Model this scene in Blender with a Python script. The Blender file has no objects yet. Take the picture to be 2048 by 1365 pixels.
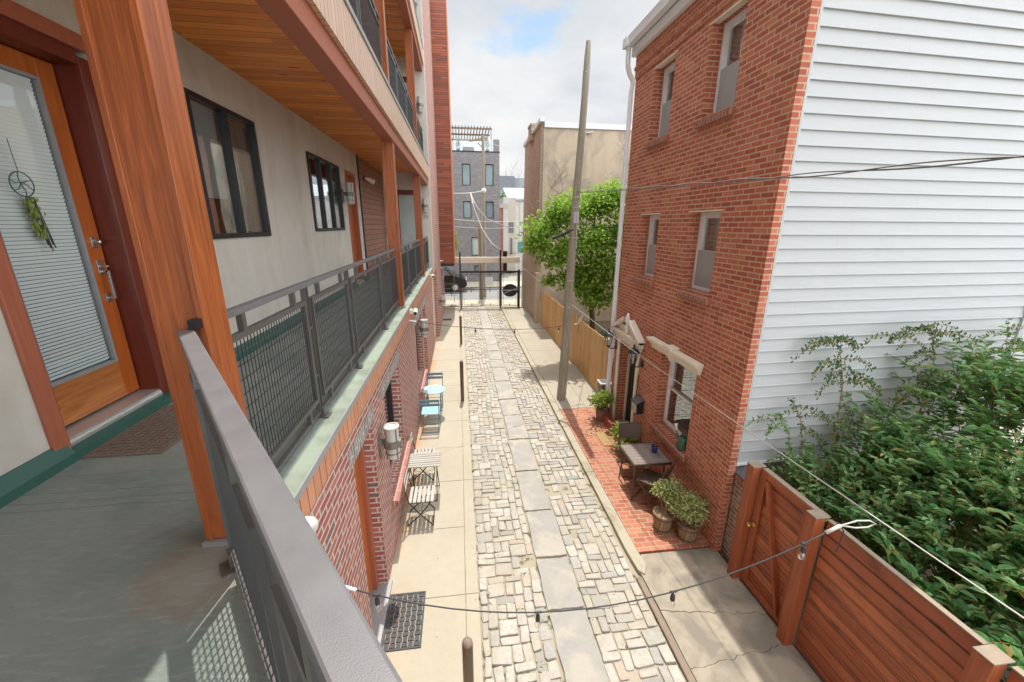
import bpy, math, random
from mathutils import Vector, Matrix
random.seed(7)
SC = bpy.context.scene
COL = SC.collection
BASE = {}
CAMZ = 4.65
SUN_E = 2.05
EXPOSURE = 1.18
HOLE = Vector((.1085,.9148,.389))
def r(z): return z + CAMZ

# ------------------------------------------------------------------ mesh builder
class MB:
    def __init__(s): s.v = []; s.f = []
    def add(s, vs, fs):
        o = len(s.v); s.v += [tuple(p) for p in vs]; s.f += [tuple(i + o for i in f) for f in fs]
    def box(s, x0, x1, y0, y1, z0, z1):
        s.add([(x0,y0,z0),(x1,y0,z0),(x1,y1,z0),(x0,y1,z0),(x0,y0,z1),(x1,y0,z1),(x1,y1,z1),(x0,y1,z1)],
              [(0,3,2,1),(4,5,6,7),(0,1,5,4),(1,2,6,5),(2,3,7,6),(3,0,4,7)])
        return s
    def bar(s, p, q, w, h, up=(0,0,1)):
        p = Vector(p); q = Vector(q); d = (q - p).normalized(); up = Vector(up)
        if abs(d.dot(up)) > .98: up = Vector((1,0,0)) if abs(d.x) < .9 else Vector((0,1,0))
        sx = d.cross(up).normalized() * w/2; sz = sx.cross(d).normalized() * h/2
        vs = []
        for c in (p, q): vs += [c-sx-sz, c+sx-sz, c+sx+sz, c-sx+sz]
        s.add(vs, [(0,1,2,3),(7,6,5,4),(0,4,5,1),(1,5,6,2),(2,6,7,3),(3,7,4,0)])
        return s
    def tube(s, pts, rad, n=8, cap=True):
        pts = [Vector(p) for p in pts]; k = len(pts)
        rads = rad if isinstance(rad, (list, tuple)) else [rad]*k
        prev = None; rings = []
        for i, p in enumerate(pts):
            d = (pts[min(i+1,k-1)] - pts[max(i-1,0)])
            if d.length < 1e-9: d = Vector((0,0,1))
            d.normalize()
            if prev is None:
                a = d.cross(Vector((0,0,1)))
                if a.length < .05: a = d.cross(Vector((1,0,0)))
            else:
                a = prev - d*prev.dot(d)
            a.normalize(); prev = a; b = d.cross(a)
            rings.append([p + (a*math.cos(2*math.pi*j/n) + b*math.sin(2*math.pi*j/n))*rads[i] for j in range(n)])
        vs = [q for rg in rings for q in rg]; fs = []
        for i in range(k-1):
            for j in range(n):
                j2 = (j+1) % n; fs.append((i*n+j, i*n+j2, (i+1)*n+j2, (i+1)*n+j))
        if cap:
            fs.append(tuple(range(n))[::-1]); fs.append(tuple((k-1)*n+j for j in range(n)))
        s.add(vs, fs); return s
    def lathe(s, prof, c=(0,0,0), n=16, axis='z'):
        vs = []; fs = []; k = len(prof)
        for (ra, h) in prof:
            for j in range(n):
                a = 2*math.pi*j/n; x, y, z = ra*math.cos(a), ra*math.sin(a), h
                if axis == 'x': x, y, z = z, x, y
                if axis == 'y': x, y, z = y, z, x
                vs.append((c[0]+x, c[1]+y, c[2]+z))
        for i in range(k-1):
            for j in range(n):
                j2 = (j+1) % n; fs.append((i*n+j, i*n+j2, (i+1)*n+j2, (i+1)*n+j))
        fs.append(tuple(range(n))[::-1]); fs.append(tuple((k-1)*n+j for j in range(n)))
        s.add(vs, fs); return s
    def prism(s, poly, axis, a, b):
        def P(u, v, t):
            return {'x': (t,u,v), 'y': (u,t,v), 'z': (u,v,t)}[axis]
        n = len(poly)
        vs = [P(u,v,a) for u,v in poly] + [P(u,v,b) for u,v in poly]
        fs = [tuple(range(n))[::-1], tuple(range(n,2*n))] + [(i,(i+1)%n,(i+1)%n+n,i+n) for i in range(n)]
        s.add(vs, fs); return s
    def quad(s, *p): s.add(p, [tuple(range(len(p)))]); return s
    def grid(s, f, nu, nv):
        vs = [f(i/nu, j/nv) for j in range(nv+1) for i in range(nu+1)]
        fs = [(j*(nu+1)+i, j*(nu+1)+i+1, (j+1)*(nu+1)+i+1, (j+1)*(nu+1)+i) for j in range(nv) for i in range(nu)]
        s.add(vs, fs); return s
    def xform(s, M):
        s.v = [tuple(M @ Vector(p)) for p in s.v]; return s
    def merge(s, o): s.add(o.v, o.f); return s
    def build(s, name, mat, parent=None, smooth=False, bevel=0, seg=2, local=False):
        me = bpy.data.meshes.new(name)
        b = Vector((0,0,0))
        if parent is not None and not local: b = BASE.get(parent.name, b)
        me.from_pydata([tuple(Vector(p)-b) for p in s.v], [], s.f)
        me.validate(); 
        import bmesh
        bm = bmesh.new(); bm.from_mesh(me); bmesh.ops.recalc_face_normals(bm, faces=bm.faces); bm.to_mesh(me); bm.free()
        if smooth is True: me.polygons.foreach_set('use_smooth', [True]*len(me.polygons))
        me.materials.append(mat)
        o = bpy.data.objects.new(name, me); COL.objects.link(o)
        if parent is not None:
            o.parent = parent; BASE[o.name] = b
        if smooth == 'auto':
            me.polygons.foreach_set('use_smooth', [True]*len(me.polygons))
            me.set_sharp_from_angle(angle=math.radians(40))
        if bevel:
            m = o.modifiers.new('bevel', 'BEVEL'); m.width = bevel; m.segments = seg; m.limit_method = 'ANGLE'; m.angle_limit = math.radians(50)
            m.harden_normals = False
        return o
    # no normal recalculation and quick: for leaves
    def raw(s, name, mat, parent=None, smooth=False):
        me = bpy.data.meshes.new(name); b = Vector((0,0,0))
        if parent is not None: b = BASE.get(parent.name, b)
        me.from_pydata([(p[0]-b.x, p[1]-b.y, p[2]-b.z) for p in s.v], [], s.f)
        if smooth: me.polygons.foreach_set('use_smooth', [True]*len(me.polygons))
        me.materials.append(mat); o = bpy.data.objects.new(name, me); COL.objects.link(o)
        if parent is not None: o.parent = parent; BASE[o.name] = b
        return o

def tag(o, label=None, cat=None, group=None, kind=None):
    if label: o['label'] = label
    if cat: o['category'] = cat
    if group: o['group'] = group
    if kind: o['kind'] = kind
    return o
def thing(name, label, cat, loc=(0,0,0), rz=0, group=None):
    o = bpy.data.objects.new(name, None); o.empty_display_size = .2; COL.objects.link(o)
    o.location = loc; o.rotation_euler = (0,0,rz)
    BASE[o.name] = Vector(loc) if rz == 0 else Vector((0,0,0))
    tag(o, label, cat, group); return o
def dup(root, loc, rz=0, label=None, group=None):
    kids = {}
    for x in list(COL.objects):
        if x.parent is not None: kids.setdefault(x.parent.name, []).append(x)
    def cp(o, par):
        c = o.copy(); COL.objects.link(c)
        if par is not None: c.parent = par
        for k in kids.get(o.name, []): cp(k, c)
        return c
    n = cp(root, root.parent)
    n.location = loc; n.rotation_euler = (0,0,rz)
    if label: n['label'] = label
    if group: n['group'] = group
    return n
def struct(name, mb, mat, **k):
    o = mb.build(name, mat, **k); o['kind'] = 'structure'; return o

# ------------------------------------------------------------------ material helpers
class G:
    def __init__(s, name):
        s.m = bpy.data.materials.new(name); s.m.use_nodes = True
        s.t = s.m.node_tree; s.b = s.t.nodes['Principled BSDF']; s.out = s.t.nodes['Material Output']
    def n(s, typ, props=None, **ins):
        nd = s.t.nodes.new('ShaderNode' + typ)
        for k, v in (props or {}).items(): setattr(nd, k, v)
        for k, v in ins.items():
            key = int(k[1:]) if k[0] == '_' and k[1:].isdigit() else k.replace('__', ' ')
            s.set(nd.inputs[key], v)
        return nd
    def set(s, sock, v):
        if isinstance(v, bpy.types.NodeSocket): s.t.links.new(v, sock)
        elif isinstance(v, (tuple, list)) and sock.type == 'RGBA' and len(v) == 3: sock.default_value = (*v, 1)
        else: sock.default_value = v
    def math(s, op, a, b=None, c=None, clamp=False):
        nd = s.n('Math', {'operation': op, 'use_clamp': clamp}); s.set(nd.inputs[0], a)
        if b is not None: s.set(nd.inputs[1], b)
        if c is not None: s.set(nd.inputs[2], c)
        return nd.outputs[0]
    def mix(s, f, a, b, blend='MIX'):
        nd = s.n('Mix', {'data_type': 'RGBA', 'blend_type': blend}); s.set(nd.inputs[0], f); s.set(nd.inputs[6], a); s.set(nd.inputs[7], b)
        return nd.outputs[2]
    def fmix(s, f, a, b):
        nd = s.n('Mix', {'data_type': 'FLOAT'}); s.set(nd.inputs[0], f); s.set(nd.inputs[2], a); s.set(nd.inputs[3], b); return nd.outputs[0]
    def ramp(s, f, stops, interp='LINEAR'):
        nd = s.n('ValToRGB'); cr = nd.color_ramp; cr.interpolation = interp
        while len(cr.elements) < len(stops): cr.elements.new(.5)
        for e, (p, c) in zip(cr.elements, stops):
            e.position = p; e.color = (*c, 1) if len(c) == 3 else c
        s.set(nd.inputs[0], f); return nd.outputs[0]
    def obj(s): return s.n('TexCoord').outputs['Object']
    def noise(s, scale, vec=None, detail=4, rough=.55, out='Fac', dist=0):
        nd = s.n('TexNoise', Scale=scale, Detail=detail, Roughness=rough, Distortion=dist)
        s.set(nd.inputs['Vector'], vec if vec is not None else s.obj())
        return nd.outputs[out]
    def mapv(s, scale=(1,1,1), loc=(0,0,0), vec=None, rot=(0,0,0)):
        nd = s.n('Mapping'); nd.inputs['Scale'].default_value = scale; nd.inputs['Location'].default_value = loc; nd.inputs['Rotation'].default_value = rot
        s.set(nd.inputs['Vector'], vec if vec is not None else s.obj()); return nd.outputs[0]
    def bump(s, h, strength=.3, dist=.01, normal=None):
        nd = s.n('Bump', Strength=strength, Distance=dist, Height=h)
        if normal is not None: s.set(nd.inputs['Normal'], normal)
        return nd.outputs[0]
    def fin(s, color=None, rough=None, normal=None, metal=None, **k):
        for key, v in dict(Base__Color=color, Roughness=rough, Normal=normal, Metallic=metal, **k).items():
            if v is not None: s.set(s.b.inputs[key.replace('__',' ')], v)
        return s.m
def sc(c, k): return tuple(min(1, x*k) for x in c)

def plain(name, col, rough=.6, metal=0, var=.12, nscale=6, bscale=120, bstr=.08, spec=None):
    g = G(name)
    n1 = g.noise(nscale, detail=6)
    c = g.mix(n1, sc(col, 1-var), sc(col, 1+var))
    nb = g.noise(bscale, detail=3)
    rr = g.fmix(n1, max(0, rough-.08), min(1, rough+.08))
    g.fin(c, rr, g.bump(nb, bstr, .004) if bstr else None, metal)
    return g.m
def uvbox(g):
    o = g.n('SeparateXYZ', Vector=g.obj()); nrm = g.n('NewGeometry').outputs['Normal']
    a = g.n('SeparateXYZ', Vector=nrm)
    ix = g.math('GREATER_THAN', g.math('ABSOLUTE', a.outputs[0]), .6)
    iz = g.math('GREATER_THAN', g.math('ABSOLUTE', a.outputs[2]), .6)
    u = g.fmix(ix, o.outputs[0], o.outputs[1]); v = g.fmix(iz, o.outputs[2], o.outputs[1])
    return u, v
def brick(name, stops, mcol, bw=.212, bh=.0677, mort=.011, off=(0,0), bstr=.55, soil=.25, rough=.82, swap=False, dirt=None):
    g = G(name); u, v = uvbox(g)
    if swap: u, v = v, u
    u = g.math('ADD', u, off[0]); v = g.math('ADD', v, off[1])
    w = g.noise(9, detail=2, out='Color'); ws = g.n('SeparateXYZ', Vector=w)
    u = g.math('ADD', u, g.math('MULTIPLY', g.math('SUBTRACT', ws.outputs[0], .5), .006))
    v = g.math('ADD', v, g.math('MULTIPLY', g.math('SUBTRACT', ws.outputs[1], .5), .006))
    vec = g.n('CombineXYZ', X=u, Y=v, Z=0.0).outputs[0]
    bt = g.n('TexBrick', {'offset': .5}, Vector=vec, Color1=(0,0,0), Color2=(1,1,1), Mortar=(.5,.5,.5), Scale=1.0, Bias=0.0)
    bt.inputs['Mortar Size'].default_value = mort; bt.inputs['Mortar Smooth'].default_value = .15
    bt.inputs['Brick Width'].default_value = bw; bt.inputs['Row Height'].default_value = bh
    bc = g.ramp(bt.outputs['Color'], stops)
    fine = g.noise(160, detail=5, rough=.7)
    bc = g.mix(g.math('MULTIPLY', fine, .55), bc, sc(stops[0][1], .55))
    big = g.noise(.9, detail=5)
    mc = g.mix(g.noise(40, detail=4), sc(mcol, .75), sc(mcol, 1.15))
    c = g.mix(bt.outputs['Fac'], bc, mc)
    c = g.mix(g.math('MULTIPLY', g.math('SUBTRACT', big, .3, clamp=True), soil), c, sc(mcol, .6))
    if dirt: c = g.mix(g.math('MULTIPLY', g.ramp(g.noise(3.5, detail=6), [(.45,(0,0,0)),(.75,(1,1,1))]), dirt[1]), c, dirt[0])
    h = g.math('SUBTRACT', g.math('MULTIPLY', fine, .25), bt.outputs['Fac'])
    return g.fin(c, g.fmix(fine, rough-.1, min(1,rough+.1)), g.bump(h, bstr, .008))
def boards(name, axis, width, stops, gap=(.03,.02,.015), grain='y', rough=.5, gapw=.05, blotch=0, knots=0, bstr=.4, off=0, coat=0, seglen=None):
    g = G(name); s = g.n('SeparateXYZ', Vector=g.obj()); co = {'x':0,'y':1,'z':2}
    t = g.math('ADD', g.math('DIVIDE', s.outputs[co[axis]], width), 100.0 + off)
    idn = g.math('FLOOR', t); fr = g.math('FRACT', t)
    seed = idn
    if seglen:
        rnd = g.n('TexWhiteNoise', {'noise_dimensions': '1D'}, W=idn).outputs['Value']
        seg = g.math('FLOOR', g.math('ADD', g.math('DIVIDE', s.outputs[co[grain]], seglen), g.math('MULTIPLY', rnd, 7.3)))
        seed = g.math('ADD', idn, g.math('MULTIPLY', seg, 17.37))
    rn = g.n('TexWhiteNoise', {'noise_dimensions': '1D'}, W=seed).outputs['Value']
    scv = [28, 28, 28]; scv[co[grain]] = 2.2
    offv = g.n('CombineXYZ', X=g.math('MULTIPLY', rn, 31.0), Y=g.math('MULTIPLY', rn, 17.0), Z=g.math('MULTIPLY', rn, 5.0)).outputs[0]
    vec = g.n('VectorMath', {'operation': 'ADD'}, _0=g.obj(), _1=offv).outputs[0]
    gr = g.noise(1.0, g.mapv(tuple(scv), vec=vec), detail=6, rough=.65, dist=1.2)
    gr2 = g.noise(1.0, g.mapv(tuple(x*4 for x in scv), vec=vec), detail=3)
    col = g.ramp(g.math('ADD', g.math('MULTIPLY', rn, .72), g.math('MULTIPLY', gr, .28)), stops)
    col = g.mix(g.math('MULTIPLY', g.ramp(gr, [(.45,(0,0,0)),(.8,(1,1,1))]), .55), col, sc(stops[0][1], .5))
    col = g.mix(g.math('MULTIPLY', gr2, .18), col, sc(stops[-1][1], 1.2))
    if knots:
        vs = [5, 5, 5]; vs[co[grain]] = 1.6
        vo = g.n('TexVoronoi', Vector=g.mapv(tuple(vs), vec=vec), Scale=1.0).outputs['Distance']
        col = g.mix(g.ramp(vo, [(.05,(1,1,1)),(.13,(0,0,0))]), col, sc(stops[0][1], .22))
    if blotch:
        bv = [7, 7, 7]; bv[co[grain]] = 1.5
        bm_ = g.ramp(g.noise(1.0, g.mapv(tuple(bv), vec=vec), detail=7, rough=.7, dist=.7), [(.50,(0,0,0)),(.70,(1,1,1))])
        col = g.mix(g.math('MULTIPLY', bm_, blotch), col, sc(stops[0][1], .33))
    ed = g.math('MINIMUM', fr, g.math('SUBTRACT', 1.0, fr))
    gp = g.math('LESS_THAN', ed, gapw/2)
    col = g.mix(gp, col, gap)
    hh = g.math('SUBTRACT', g.math('MULTIPLY', gr, .12), gp)
    g.fin(col, g.fmix(gr, rough-.1, rough+.12), g.bump(hh, bstr, .006))
    if coat: g.b.inputs['Coat Weight'].default_value = coat; g.b.inputs['Coat Roughness'].default_value = .25
    return g.m
def wood(name, a, b, grain='z', rough=.45, coat=0, scale=1.0, bstr=.15):
    g = G(name); co = {'x':0,'y':1,'z':2}; v = [22*scale]*3; v[co[grain]] = 1.3*scale
    gr = g.noise(1.0, g.mapv(tuple(v)), detail=7, rough=.6, dist=1.6)
    v2 = [130*scale]*3; v2[co[grain]] = 6*scale
    fi = g.noise(1.0, g.mapv(tuple(v2)), detail=3)
    c = g.ramp(g.math('ADD', g.math('MULTIPLY', gr, .8), g.math('MULTIPLY', fi, .2)), [(.3, a), (.55, tuple((x+y)/2 for x,y in zip(a,b))), (.72, b)])
    g.fin(c, g.fmix(fi, rough-.08, rough+.1), g.bump(fi, bstr, .003))
    if coat: g.b.inputs['Coat Weight'].default_value = coat; g.b.inputs['Coat Roughness'].default_value = .18
    return g.m
def concrete(name, col, rough=.85, stain=None, scale=1.0, spots=True, bstr=.25):
    g = G(name)
    a = g.noise(.8*scale, detail=7, rough=.6); b = g.noise(7*scale, detail=6, rough=.65); f = g.noise(260, detail=2); sp = g.noise(70, detail=2)
    c = g.mix(a, sc(col, .8), sc(col, 1.14)); c = g.mix(g.math('MULTIPLY', b, .4), c, sc(col, .68))
    if spots: c = g.mix(g.math('MULTIPLY', g.ramp(sp, [(.62,(0,0,0)),(.72,(1,1,1))]), .35), c, sc(col, .5))
    if stain:
        m = g.ramp(g.noise(stain[1], detail=6, dist=.6), [(stain[2],(0,0,0)),(stain[2]+.16,(1,1,1))])
        c = g.mix(g.math('MULTIPLY', m, stain[3]), c, stain[0])
    return g.fin(c, g.fmix(b, rough-.12, min(1,rough+.1)), g.bump(g.math('ADD', f, g.math('MULTIPLY', b, 1.5)), bstr, .004))
def leafmat(name, cols, trans=.35, rough=.45):
    g = G(name); geo = g.n('NewGeometry')
    rn = geo.outputs['Random Per Island']
    c = g.ramp(rn, cols)
    c = g.mix(g.math('MULTIPLY', g.noise(1.2, detail=3), .5), c, sc(cols[0][1], .6))
    g.fin(c, rough); g.b.inputs['Specular IOR Level'].default_value = .4
    tr = g.n('BsdfTranslucent', Color=g.mix(.5, c, (.25,.4,.03)))
    mx = g.n('MixShader', Fac=trans); g.t.links.new(g.b.outputs[0], mx.inputs[1]); g.t.links.new(tr.outputs[0], mx.inputs[2])
    g.t.links.new(mx.outputs[0], g.out.inputs[0]); return g.m
def glassmat(name, tint=(.9,.95,.95), boost=.12):
    g = G(name); ge = g.n('NewGeometry')
    dt = g.math('ABSOLUTE', g.n('VectorMath', {'operation': 'DOT_PRODUCT'}, _0=ge.outputs['Incoming'], _1=ge.outputs['Normal']).outputs['Value'])
    fr = g.math('MULTIPLY', g.math('POWER', g.math('SUBTRACT', 1.0, dt, clamp=True), 5.0), .9)
    f = g.math('ADD', fr, boost + .04, clamp=True)
    tr = g.n('BsdfTransparent', Color=tint); gl = g.n('BsdfGlossy', Color=(.95,.97,1), Roughness=.015)
    wob = g.bump(g.noise(1.6, detail=1), .04, .05); g.t.links.new(wob, gl.inputs['Normal'])
    mx = g.n('MixShader', Fac=f); g.t.links.new(tr.outputs[0], mx.inputs[1]); g.t.links.new(gl.outputs[0], mx.inputs[2])
    g.t.links.new(mx.outputs[0], g.out.inputs[0]); return g.m

# leaves: two folded halves, one island each
def leaf(mb, base, d, nrm, L, W, fold=.25, droop=.15):
    d = Vector(d).normalized(); s = d.cross(Vector(nrm))
    if s.length < 1e-4: s = d.cross(Vector((.3,.9,.1)))
    s.normalize(); n = s.cross(d)
    b = Vector(base); up = n*fold*W
    mid1 = b + d*L*.35; mid2 = b + d*L*.72 - n*droop*L*.35
    tip = b + d*L - n*droop*L
    vs = [b, mid1 + s*W*.5 + up, mid2 + s*W*.36 + up, tip, mid2 - s*W*.36 + up, mid1 - s*W*.5 + up]
    mb.add(vs, [(0,1,2,3),(0,3,4,5)])
def rv(): return Vector((random.gauss(0,1), random.gauss(0,1), random.gauss(0,1))).normalized()
def U(a, b): return random.uniform(a, b)
# wall with openings: slab across one axis; (u,z) openings -> columns of boxes
def wallgrid(mb, put, u0, u1, z0, z1, ops):
    us = sorted({u0, u1, *[o[0] for o in ops], *[o[1] for o in ops]}); us = [u for u in us if u0 <= u <= u1]
    for a, b in zip(us, us[1:]):
        m = (a+b)/2; zs = sorted([(o[2], o[3]) for o in ops if o[0] < m < o[1]]); cur = z0
        for lo, hi in zs:
            if lo > cur + 1e-4: put(a, b, cur, lo)
            cur = max(cur, hi)
        if cur < z1 - 1e-4: put(a, b, cur, z1)

# ------------------------------------------------------------------ materials
M = {}
M['brickR'] = brick('house_brick', [(0,(.36,.075,.042)),(.35,(.50,.112,.058)),(.7,(.57,.15,.08)),(1,(.62,.21,.12))], (.52,.36,.235), bw=.213, bh=.0672, mort=.0092, dirt=((.25,.075,.045), .30))
M['brickL'] = brick('wall_brick', [(0,(.17,.12,.115)),(.05,(.24,.12,.11)),(.10,(.36,.08,.065)),(.6,(.44,.10,.08)),(1,(.54,.18,.14))], (.55,.47,.40), bw=.255, bh=.0735, mort=.0115, soil=.2, bstr=.8)
M['soldier'] = brick('soldier_brick', [(0,(.16,.14,.13)),(.5,(.26,.24,.22)),(1,(.36,.33,.31))], (.55,.52,.46), bw=.24, bh=.075, mort=.01, swap=True)
M['sillL'] = brick('sill_brick', [(0,(.36,.12,.09)),(1,(.48,.20,.155))], (.48,.37,.31), bw=.3, bh=.075, mort=.009, swap=True)
M['sillR'] = brick('rowlock_brick', [(0,(.27,.085,.055)),(1,(.42,.14,.08))], (.42,.30,.22), bw=.3, bh=.07, mort=.007, swap=True)
M['brickold'] = brick('old_brick', [(0,(.20,.08,.06)),(.5,(.33,.14,.11)),(1,(.46,.27,.22))], (.46,.41,.34), bw=.21, bh=.067, mort=.014, soil=.5, dirt=((.45,.42,.38), .55))
M['brickgrey'] = brick('grey_brick', [(0,(.15,.14,.145)),(.5,(.21,.195,.20)),(1,(.29,.27,.275))], (.28,.27,.27), bw=.22, bh=.07, mort=.01)
M['brickwhite'] = brick('white_painted_brick', [(0,(.58,.56,.54)),(1,(.72,.70,.68))], (.6,.58,.55), bw=.22, bh=.07, mort=.008)
M['brickside'] = brick('party_wall_brick', [(0,(.22,.15,.105)),(.5,(.34,.245,.18)),(1,(.46,.36,.27))], (.42,.35,.27), bw=.21, bh=.067, mort=.014, soil=.6, dirt=((.36,.29,.21), .8))
M['paver'] = brick('brick_paving', [(0,(.36,.10,.055)),(.5,(.47,.155,.08)),(1,(.54,.235,.135))], (.42,.31,.21), bw=.2, bh=.098, mort=.009, soil=.35)
M['stuccoL'] = concrete('stucco_warm_grey', (.63,.595,.53), rough=.9, bstr=.5, spots=False, stain=((.40,.33,.25), 1.1, .55, .35))
def streaks(key, k):
    m = M[key]; t = m.node_tree; b = t.nodes['Principled BSDF']; g = G.__new__(G); g.m, g.t, g.b = m, t, b
    src = b.inputs['Base Color'].links[0].from_socket
    st = g.ramp(g.noise(1.0, g.mapv((2.6, 2.6, .22)), detail=7, rough=.68), [(.47,(0,0,0)),(.72,(1,1,1))])
    t.links.new(g.mix(g.math('MULTIPLY', st, k), src, (.30,.25,.19)), b.inputs['Base Color'])
streaks('stuccoL', .30)
M['stuccoT'] = concrete('stucco_tan', (.52,.425,.31), rough=.92, spots=False, stain=((.27,.235,.19), 1.1, .48, .7), bstr=.4)
streaks('stuccoT', .55)
M['ceil'] = boards('cedar_soffit', 'y', .125, [(0,(.46,.11,.012)),(.5,(.76,.225,.028)),(1,(.86,.34,.055))], gap=(.09,.025,.006), grain='x', rough=.42, knots=1, seglen=2.3, gapw=.06)
M['post'] = wood('stained_post_wood', (.17,.038,.008), (.47,.125,.03), 'z', rough=.42, coat=.15, bstr=.5)
M['doorwood'] = wood('door_wood', (.28,.06,.008), (.52,.135,.022), 'z', rough=.35, coat=.35)
M['doorwoodh'] = wood('door_wood_cross', (.24,.06,.012), (.60,.23,.06), 'y', rough=.35, coat=.3)
M['jamb'] = wood('dark_jamb_wood', (.11,.018,.010), (.17,.032,.017), 'z', rough=.4, coat=.2)
M['casing'] = wood('casing_wood', (.30,.085,.045), (.42,.14,.075), 'z', rough=.45)
M['beam'] = plain('brown_beam_paint', (.29,.075,.030), .5, var=.1)
M['fascia'] = boards('pale_fascia_boards', 'y', .105, [(0,(.50,.33,.235)),(1,(.58,.41,.30))], gap=(.15,.07,.04), grain='z', rough=.5, gapw=.09)
M['fasciaL'] = boards('tan_fascia_boards', 'y', .115, [(0,(.47,.19,.10)),(1,(.58,.27,.15))], gap=(.055,.022,.014), grain='z', rough=.5, gapw=.085)
M['slatbay'] = boards('hardwood_cladding', 'z', .09, [(0,(.12,.034,.020)),(.45,(.22,.055,.028)),(.8,(.33,.085,.035)),(1,(.46,.13,.045))], gap=(.028,.012,.01), grain='x', rough=.5, gapw=.12, seglen=1.6)
M['slatbay_edge'] = plain('bay_corner_trim', (.50,.17,.06), .5)
M['slatwall'] = boards('horizontal_wood_siding', 'z', .145, [(0,(.26,.115,.075)),(1,(.36,.185,.125))], gap=(.05,.02,.014), grain='y', rough=.5, gapw=.09)
M['black'] = plain('black_metal', (.022,.022,.024), .42, .3, var=.2)
M['blackm'] = plain('black_matte', (.016,.016,.017), .6, 0)
M['rail'] = plain('charcoal_powder_coat', (.155,.152,.158), .5, .25, var=.22, nscale=14, bscale=520, bstr=.12)
M['railmetal'] = plain('gunmetal_rail', (.13,.125,.12), .42, .5, var=.18)  # one gunmetal tone for rail posts, bottom bars and panel frames
M['wire'] = plain('dark_wire', (.065,.066,.068), .45, .5)
M['floorG'] = concrete('painted_gallery_floor', (.235,.26,.235), rough=.62, stain=((.125,.165,.145), 1.9, .46, .6), bstr=.9)
def rustfloor():
    m = M['floorG']; t = m.node_tree; b = t.nodes['Principled BSDF']; g = G.__new__(G); g.m, g.t, g.b = m, t, b
    src = b.inputs['Base Color'].links[0].from_socket
    dv = g.n('VectorMath', {'operation': 'DISTANCE'}, _0=g.n('Mapping', Vector=g.n('NewGeometry').outputs['Position']).outputs[0], _1=(-1.16, 1.60, 3.18)).outputs['Value']
    d2 = g.math('ADD', dv, g.math('MULTIPLY', g.math('SUBTRACT', g.noise(6.5, detail=9, rough=.68), .5), .46))
    c = g.mix(g.ramp(d2, [(.12,(.45,.45,.45)),(.29,(0,0,0))]), src, (.29,.25,.19))
    rim = g.math('MULTIPLY', g.ramp(d2, [(.12,(0,0,0)),(.19,(1,1,1)),(.215,(1,1,1)),(.245,(0,0,0))]), .25)
    c = g.mix(rim, c, (.20,.105,.045))
    # drag marks, scuffs and flaking paint
    st = g.noise(1.0, g.mapv((9, 60, 1), rot=(0,0,.6)), detail=7, rough=.7)
    c = g.mix(g.math('MULTIPLY', g.ramp(st, [(.52,(0,0,0)),(.66,(1,1,1))]), .35), c, (.36,.38,.345))
    fl = g.ramp(g.noise(34, detail=5, rough=.75), [(.60,(0,0,0)),(.68,(1,1,1))])
    c = g.mix(g.math('MULTIPLY', fl, .35), c, (.10,.12,.105))
    pp = g.n('SeparateXYZ', Vector=g.n('NewGeometry').outputs['Position'])
    yy = g.math('ADD', pp.outputs[1], g.math('MULTIPLY', g.noise(2.2, detail=5), .05))
    for y0 in (2.10, 2.165, 2.25, 2.42):
        ln = g.math('LESS_THAN', g.math('ABSOLUTE', g.math('SUBTRACT', yy, y0 + .025)), .0022)
        c = g.mix(g.math('MULTIPLY', ln, .8), c, (.07,.09,.08))
    t.links.new(c, b.inputs['Base Color'])
rustfloor()
M['mint'] = concrete('pale_green_slab_edge', (.27,.315,.245), rough=.78, stain=((.15,.17,.13), 3, .46, .7))
M['greenbase'] = plain('dark_green_membrane', (.022,.088,.068), .45, var=.25, nscale=4)
M['drip'] = plain('grey_drip_edge', (.30,.30,.30), .5, .3)
M['rust'] = concrete('rust_stained_patch', (.30,.235,.165), rough=.85, stain=((.34,.13,.03), 6, .5, .8))
M['alu'] = plain('mill_aluminium', (.60,.60,.60), .38, .7, var=.06)
M['steel'] = plain('brushed_nickel', (.55,.53,.50), .28, .95, var=.06)
M['bronze'] = plain('dark_bronze', (.16,.12,.09), .35, .8)
M['white'] = plain('white_paint', (.80,.80,.79), .45, var=.05)
M['cream'] = plain('cream_painted_trim', (.70,.64,.52), .55, var=.12, nscale=9)
M['winwhite'] = plain('white_window_vinyl', (.74,.745,.75), .4, var=.05)
M['siding'] = plain('white_vinyl_siding', (.425,.435,.44), .5, var=.05, nscale=1.3, bscale=40, bstr=.04)
def siding_dirt():
    m = M['siding']; t = m.node_tree; b = t.nodes['Principled BSDF']; g = G.__new__(G); g.m, g.t, g.b = m, t, b
    src = b.inputs['Base Color'].links[0].from_socket
    st = g.ramp(g.noise(1.0, g.mapv((5, 5, .35)), detail=6, rough=.7), [(.48,(0,0,0)),(.75,(1,1,1))])
    c = g.mix(g.math('MULTIPLY', st, .16), src, (.36,.34,.27))
    c = g.mix(g.math('MULTIPLY', g.ramp(g.noise(3.0, detail=5), [(.55,(0,0,0)),(.8,(1,1,1))]), .14), c, (.36,.38,.33))
    s3 = g.n('SeparateXYZ', Vector=g.obj()); row = g.math('FLOOR', g.math('DIVIDE', s3.outputs[2], .1625))
    rn = g.n('TexWhiteNoise', {'noise_dimensions': '1D'}, W=row).outputs['Value']
    fr = g.math('FRACT', g.math('DIVIDE', g.math('ADD', s3.outputs[0], g.math('MULTIPLY', rn, 3.6)), 3.66))
    seam = g.math('LESS_THAN', fr, .0024)
    c = g.mix(g.math('MULTIPLY', seam, .12), c, (.2,.2,.18)); t.links.new(c, b.inputs['Base Color'])
    wv = g.noise(1.0, g.mapv((1.3, 1, 7)), detail=2); t.links.new(g.bump(wv, .6, .02), b.inputs['Normal'])
siding_dirt()
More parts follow.
